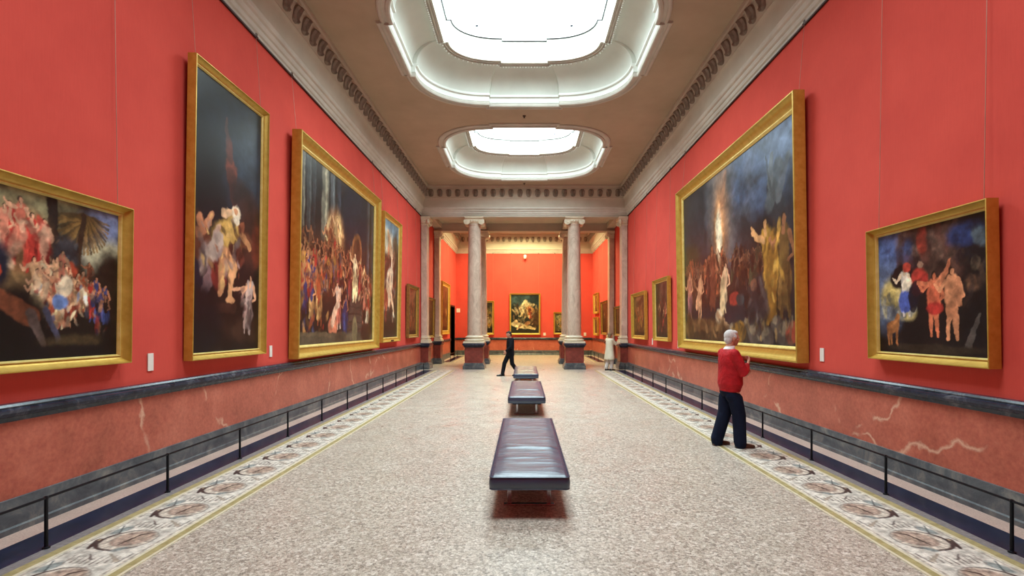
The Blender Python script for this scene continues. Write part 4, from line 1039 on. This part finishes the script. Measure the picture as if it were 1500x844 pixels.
# --- man in black walking left
def man_black():
    r = empty('person', (-.52, 18.8, 0), (0,0,PI+math.radians(22)), 'person in black walking to the left beside the farthest bench', 'person')
    hc = (.06, 0, 1.545)
    footF, footB = Vector((.30,-.08,0)), Vector((-.26,.08,.0))
    hipF, hipB = Vector((0,-.085,.87)), Vector((0,.085,.87)); kF, kB = Vector((.20,-.085,.47)), Vector((-.04,.085,.46))
    aF, aB = footF+Vector((-.02,0,.10)), footB+Vector((-.04,0,.12))
    sF, sB = Vector((.0,-.18,1.36)), Vector((.0,.18,1.36)); eF, eB = Vector((-.07,-.23,1.08)), Vector((.08,.23,1.08)); wF, wB = Vector((.06,-.22,.86)), Vector((.24,.19,.94))
    mb = MB(); R = head(mb, hc, 1.0, .35, 0)
    mb.limb([(0,0,1.38),(.03,0,1.48)], [.062,.055])
    column_of(mb, [((0,0,.84),.09,.14),((.0,0,1.0),.10,.14),((.0,0,1.2),.105,.165),((.0,0,1.36),.085,.16),((.005,0,1.41),.05,.07)])
    for s_, e_, w_ in ((sF,eF,wF),(sB,eB,wB)): mb.limb([s_, e_, w_], [.048,.037,.026])
    for h_, k_, a_, f_ in ((hipF,kF,aF,footF),(hipB,kB,aB,footB)): mb.limb([h_, k_, a_], [.08,.05,.036]); mb.limb([a_-Vector((0,0,.03)), f_+Vector((.10,0,.03))], [.034,.024])
    hand(mb, wF, (.25,.05,-1), (.2,1,0), .95, .35, 1); hand(mb, wB, (.5,-.1,-.8), (-.2,-1,0), .95, .35, -1)
    fuse('body', mb, 'skin', r, .0075, 4); eyes(r, hc, R)
    hb = MB(); Rm = Matrix.Rotation(.35, 3, 'Y')
    for p, q in (((-.030,0,.035),(.088,.082,.088)), ((-.055,0,-.02),(.058,.072,.075)), ((.02,0,.075),(.06,.062,.04))): hb.ball(Vector(hc)+Rm @ Vector(p), q, 16, 12)
    fuse('hair', hb, 'dark_hair', r, .008, 4)
    j = MB(); column_of(j, [((-.005,0,.74),.13,.19),((0,0,.80),.145,.2),((.0,0,.95),.135,.19),((.0,0,1.15),.14,.20),((.0,0,1.30),.13,.205),((.0,0,1.37),.10,.18),((.005,0,1.42),.07,.09)])
    for s_, e_, w_ in ((sF,eF,wF),(sB,eB,wB)): j.limb([s_, e_, e_.lerp(w_,.9)], [.075,.062,.045])
    fuse('jacket', j, 'black_suit', r, .012, 4)
    t = MB(); column_of(t, [((0,0,.93),.12,.165),((0,0,.80),.13,.175),((0,0,.74),.09,.12)])
    for h_, k_, a_ in ((hipF,kF,aF),(hipB,kB,aB)): t.limb([h_, k_, a_+Vector((0,0,-.02))], [.10,.082,.07], 16)
    fuse('trousers', t, 'black_suit', r, .012, 4)
    shoe('shoe', 'black_shoe', r, footF, 0, 1.08); shoe('shoe', 'black_shoe', r, footB, 0, 1.08)
man_black()

# --- visitor in a cream coat leaning to the right
def woman_cream():
    r = empty('person', (3.58, 21.2, 0.0), (0,0,math.radians(30)), 'person in long cream coat and pale trousers standing by the right pilaster', 'person')
    hc = (.05, 0, 1.47)
    fA, fB = Vector((.04,-.09,0)), Vector((-.08,.09,0)); hA, hB = Vector((0,-.085,.82)), Vector((0,.085,.82)); kA, kB = Vector((.05,-.085,.44)), Vector((-.01,.085,.44))
    aA, aB = fA+Vector((-.02,0,.08)), fB+Vector((-.02,0,.08))
    sA, sB = Vector((.0,-.165,1.28)), Vector((.0,.165,1.28)); eA, eB = Vector((.16,-.21,1.10)), Vector((.14,.21,1.10)); wA, wB = Vector((.36,-.14,1.12)), Vector((.34,.12,1.14))
    mb = MB(); R = head(mb, hc, .97, .1, 0); mb.limb([(0,0,1.30),(.025,0,1.40)], [.054,.05])
    column_of(mb, [((0,0,.8),.09,.14),((0,0,1.0),.09,.13),((.0,0,1.15),.10,.15),((.0,0,1.28),.08,.15),((0,0,1.33),.05,.07)])
    for s_, e_, w_ in ((sA,eA,wA),(sB,eB,wB)): mb.limb([s_, e_, w_], [.045,.034,.024])
    for h_, k_, a_, f_ in ((hA,kA,aA,fA),(hB,kB,aB,fB)): mb.limb([h_, k_, a_], [.08,.05,.034]); mb.limb([a_-Vector((0,0,.03)), f_+Vector((.09,0,.03))], [.032,.022])
    hand(mb, wA, (1,.2,.1), (0,.3,-1), .92, .35, 1); hand(mb, wB, (1,-.2,.1), (0,-.3,-1), .92, .35, -1)
    fuse('body', mb, 'skin', r, .0075, 4); eyes(r, hc, R, .97)
    hb = MB()
    for p, q in (((-.032,0,.04),(.098,.092,.092)), ((-.055,0,-.03),(.066,.08,.075)), ((.02,0,.08),(.066,.066,.042))): hb.ball(Vector(hc)+Vector(p), q, 16, 12)
    fuse('hair', hb, 'grey_hair', r, .008, 4)
    j = MB(); column_of(j, [((-.01,0,.46),.19,.25),((-.01,0,.5),.195,.255),((0,0,.75),.17,.225),((0,0,1.0),.14,.19),((.0,0,1.15),.14,.19),((.0,0,1.24),.125,.19),((.0,0,1.30),.095,.16),((.005,0,1.35),.06,.08)])
    for s_, e_, w_ in ((sA,eA,wA),(sB,eB,wB)): j.limb([s_, e_, e_.lerp(w_,.9)], [.07,.06,.045])
    fuse('coat', j, 'cream_coat', r, .012, 4)
    t = MB(); column_of(t, [((0,0,.86),.11,.155),((0,0,.72),.10,.14)])
    for h_, k_, a_ in ((hA,kA,aA),(hB,kB,aB)): t.limb([h_, k_, a_+Vector((0,0,.04))], [.09,.085,.075], 16)
    fuse('trousers', t, 'pale_trousers', r, .012, 4)
    shoe('shoe', 'black_shoe', r, fA, 0, .95); shoe('shoe', 'black_shoe', r, fB, 0, .95)
woman_cream()

# ------------------------------------------------------------------ camera, world, colour management
cam = bpy.data.cameras.new('camera'); co = bpy.data.objects.new('camera', cam); COL.objects.link(co)
co.location = (0, 0, 1.8); co.rotation_euler = (PI/2, 0, 0)
cam.sensor_width = 36; cam.lens = 740/1500*36
cam.shift_x = -18/1500; cam.shift_y = 58/1500; cam.clip_start = .05; cam.clip_end = 200
SC.camera = co
w = bpy.data.worlds.new('world'); SC.world = w; w.use_nodes = True
w.node_tree.nodes['Background'].inputs[0].default_value = (.6, .7, .85, 1); w.node_tree.nodes['Background'].inputs[1].default_value = .3
SC.view_settings.view_transform = 'Standard'; SC.view_settings.look = 'None'
SC.view_settings.gamma = 1; SC.view_settings.use_curve_mapping = False
SC.view_settings.exposure = 0.2
SC.cycles.max_bounces = 10; SC.cycles.diffuse_bounces = 6; SC.cycles.sample_clamp_indirect = 8
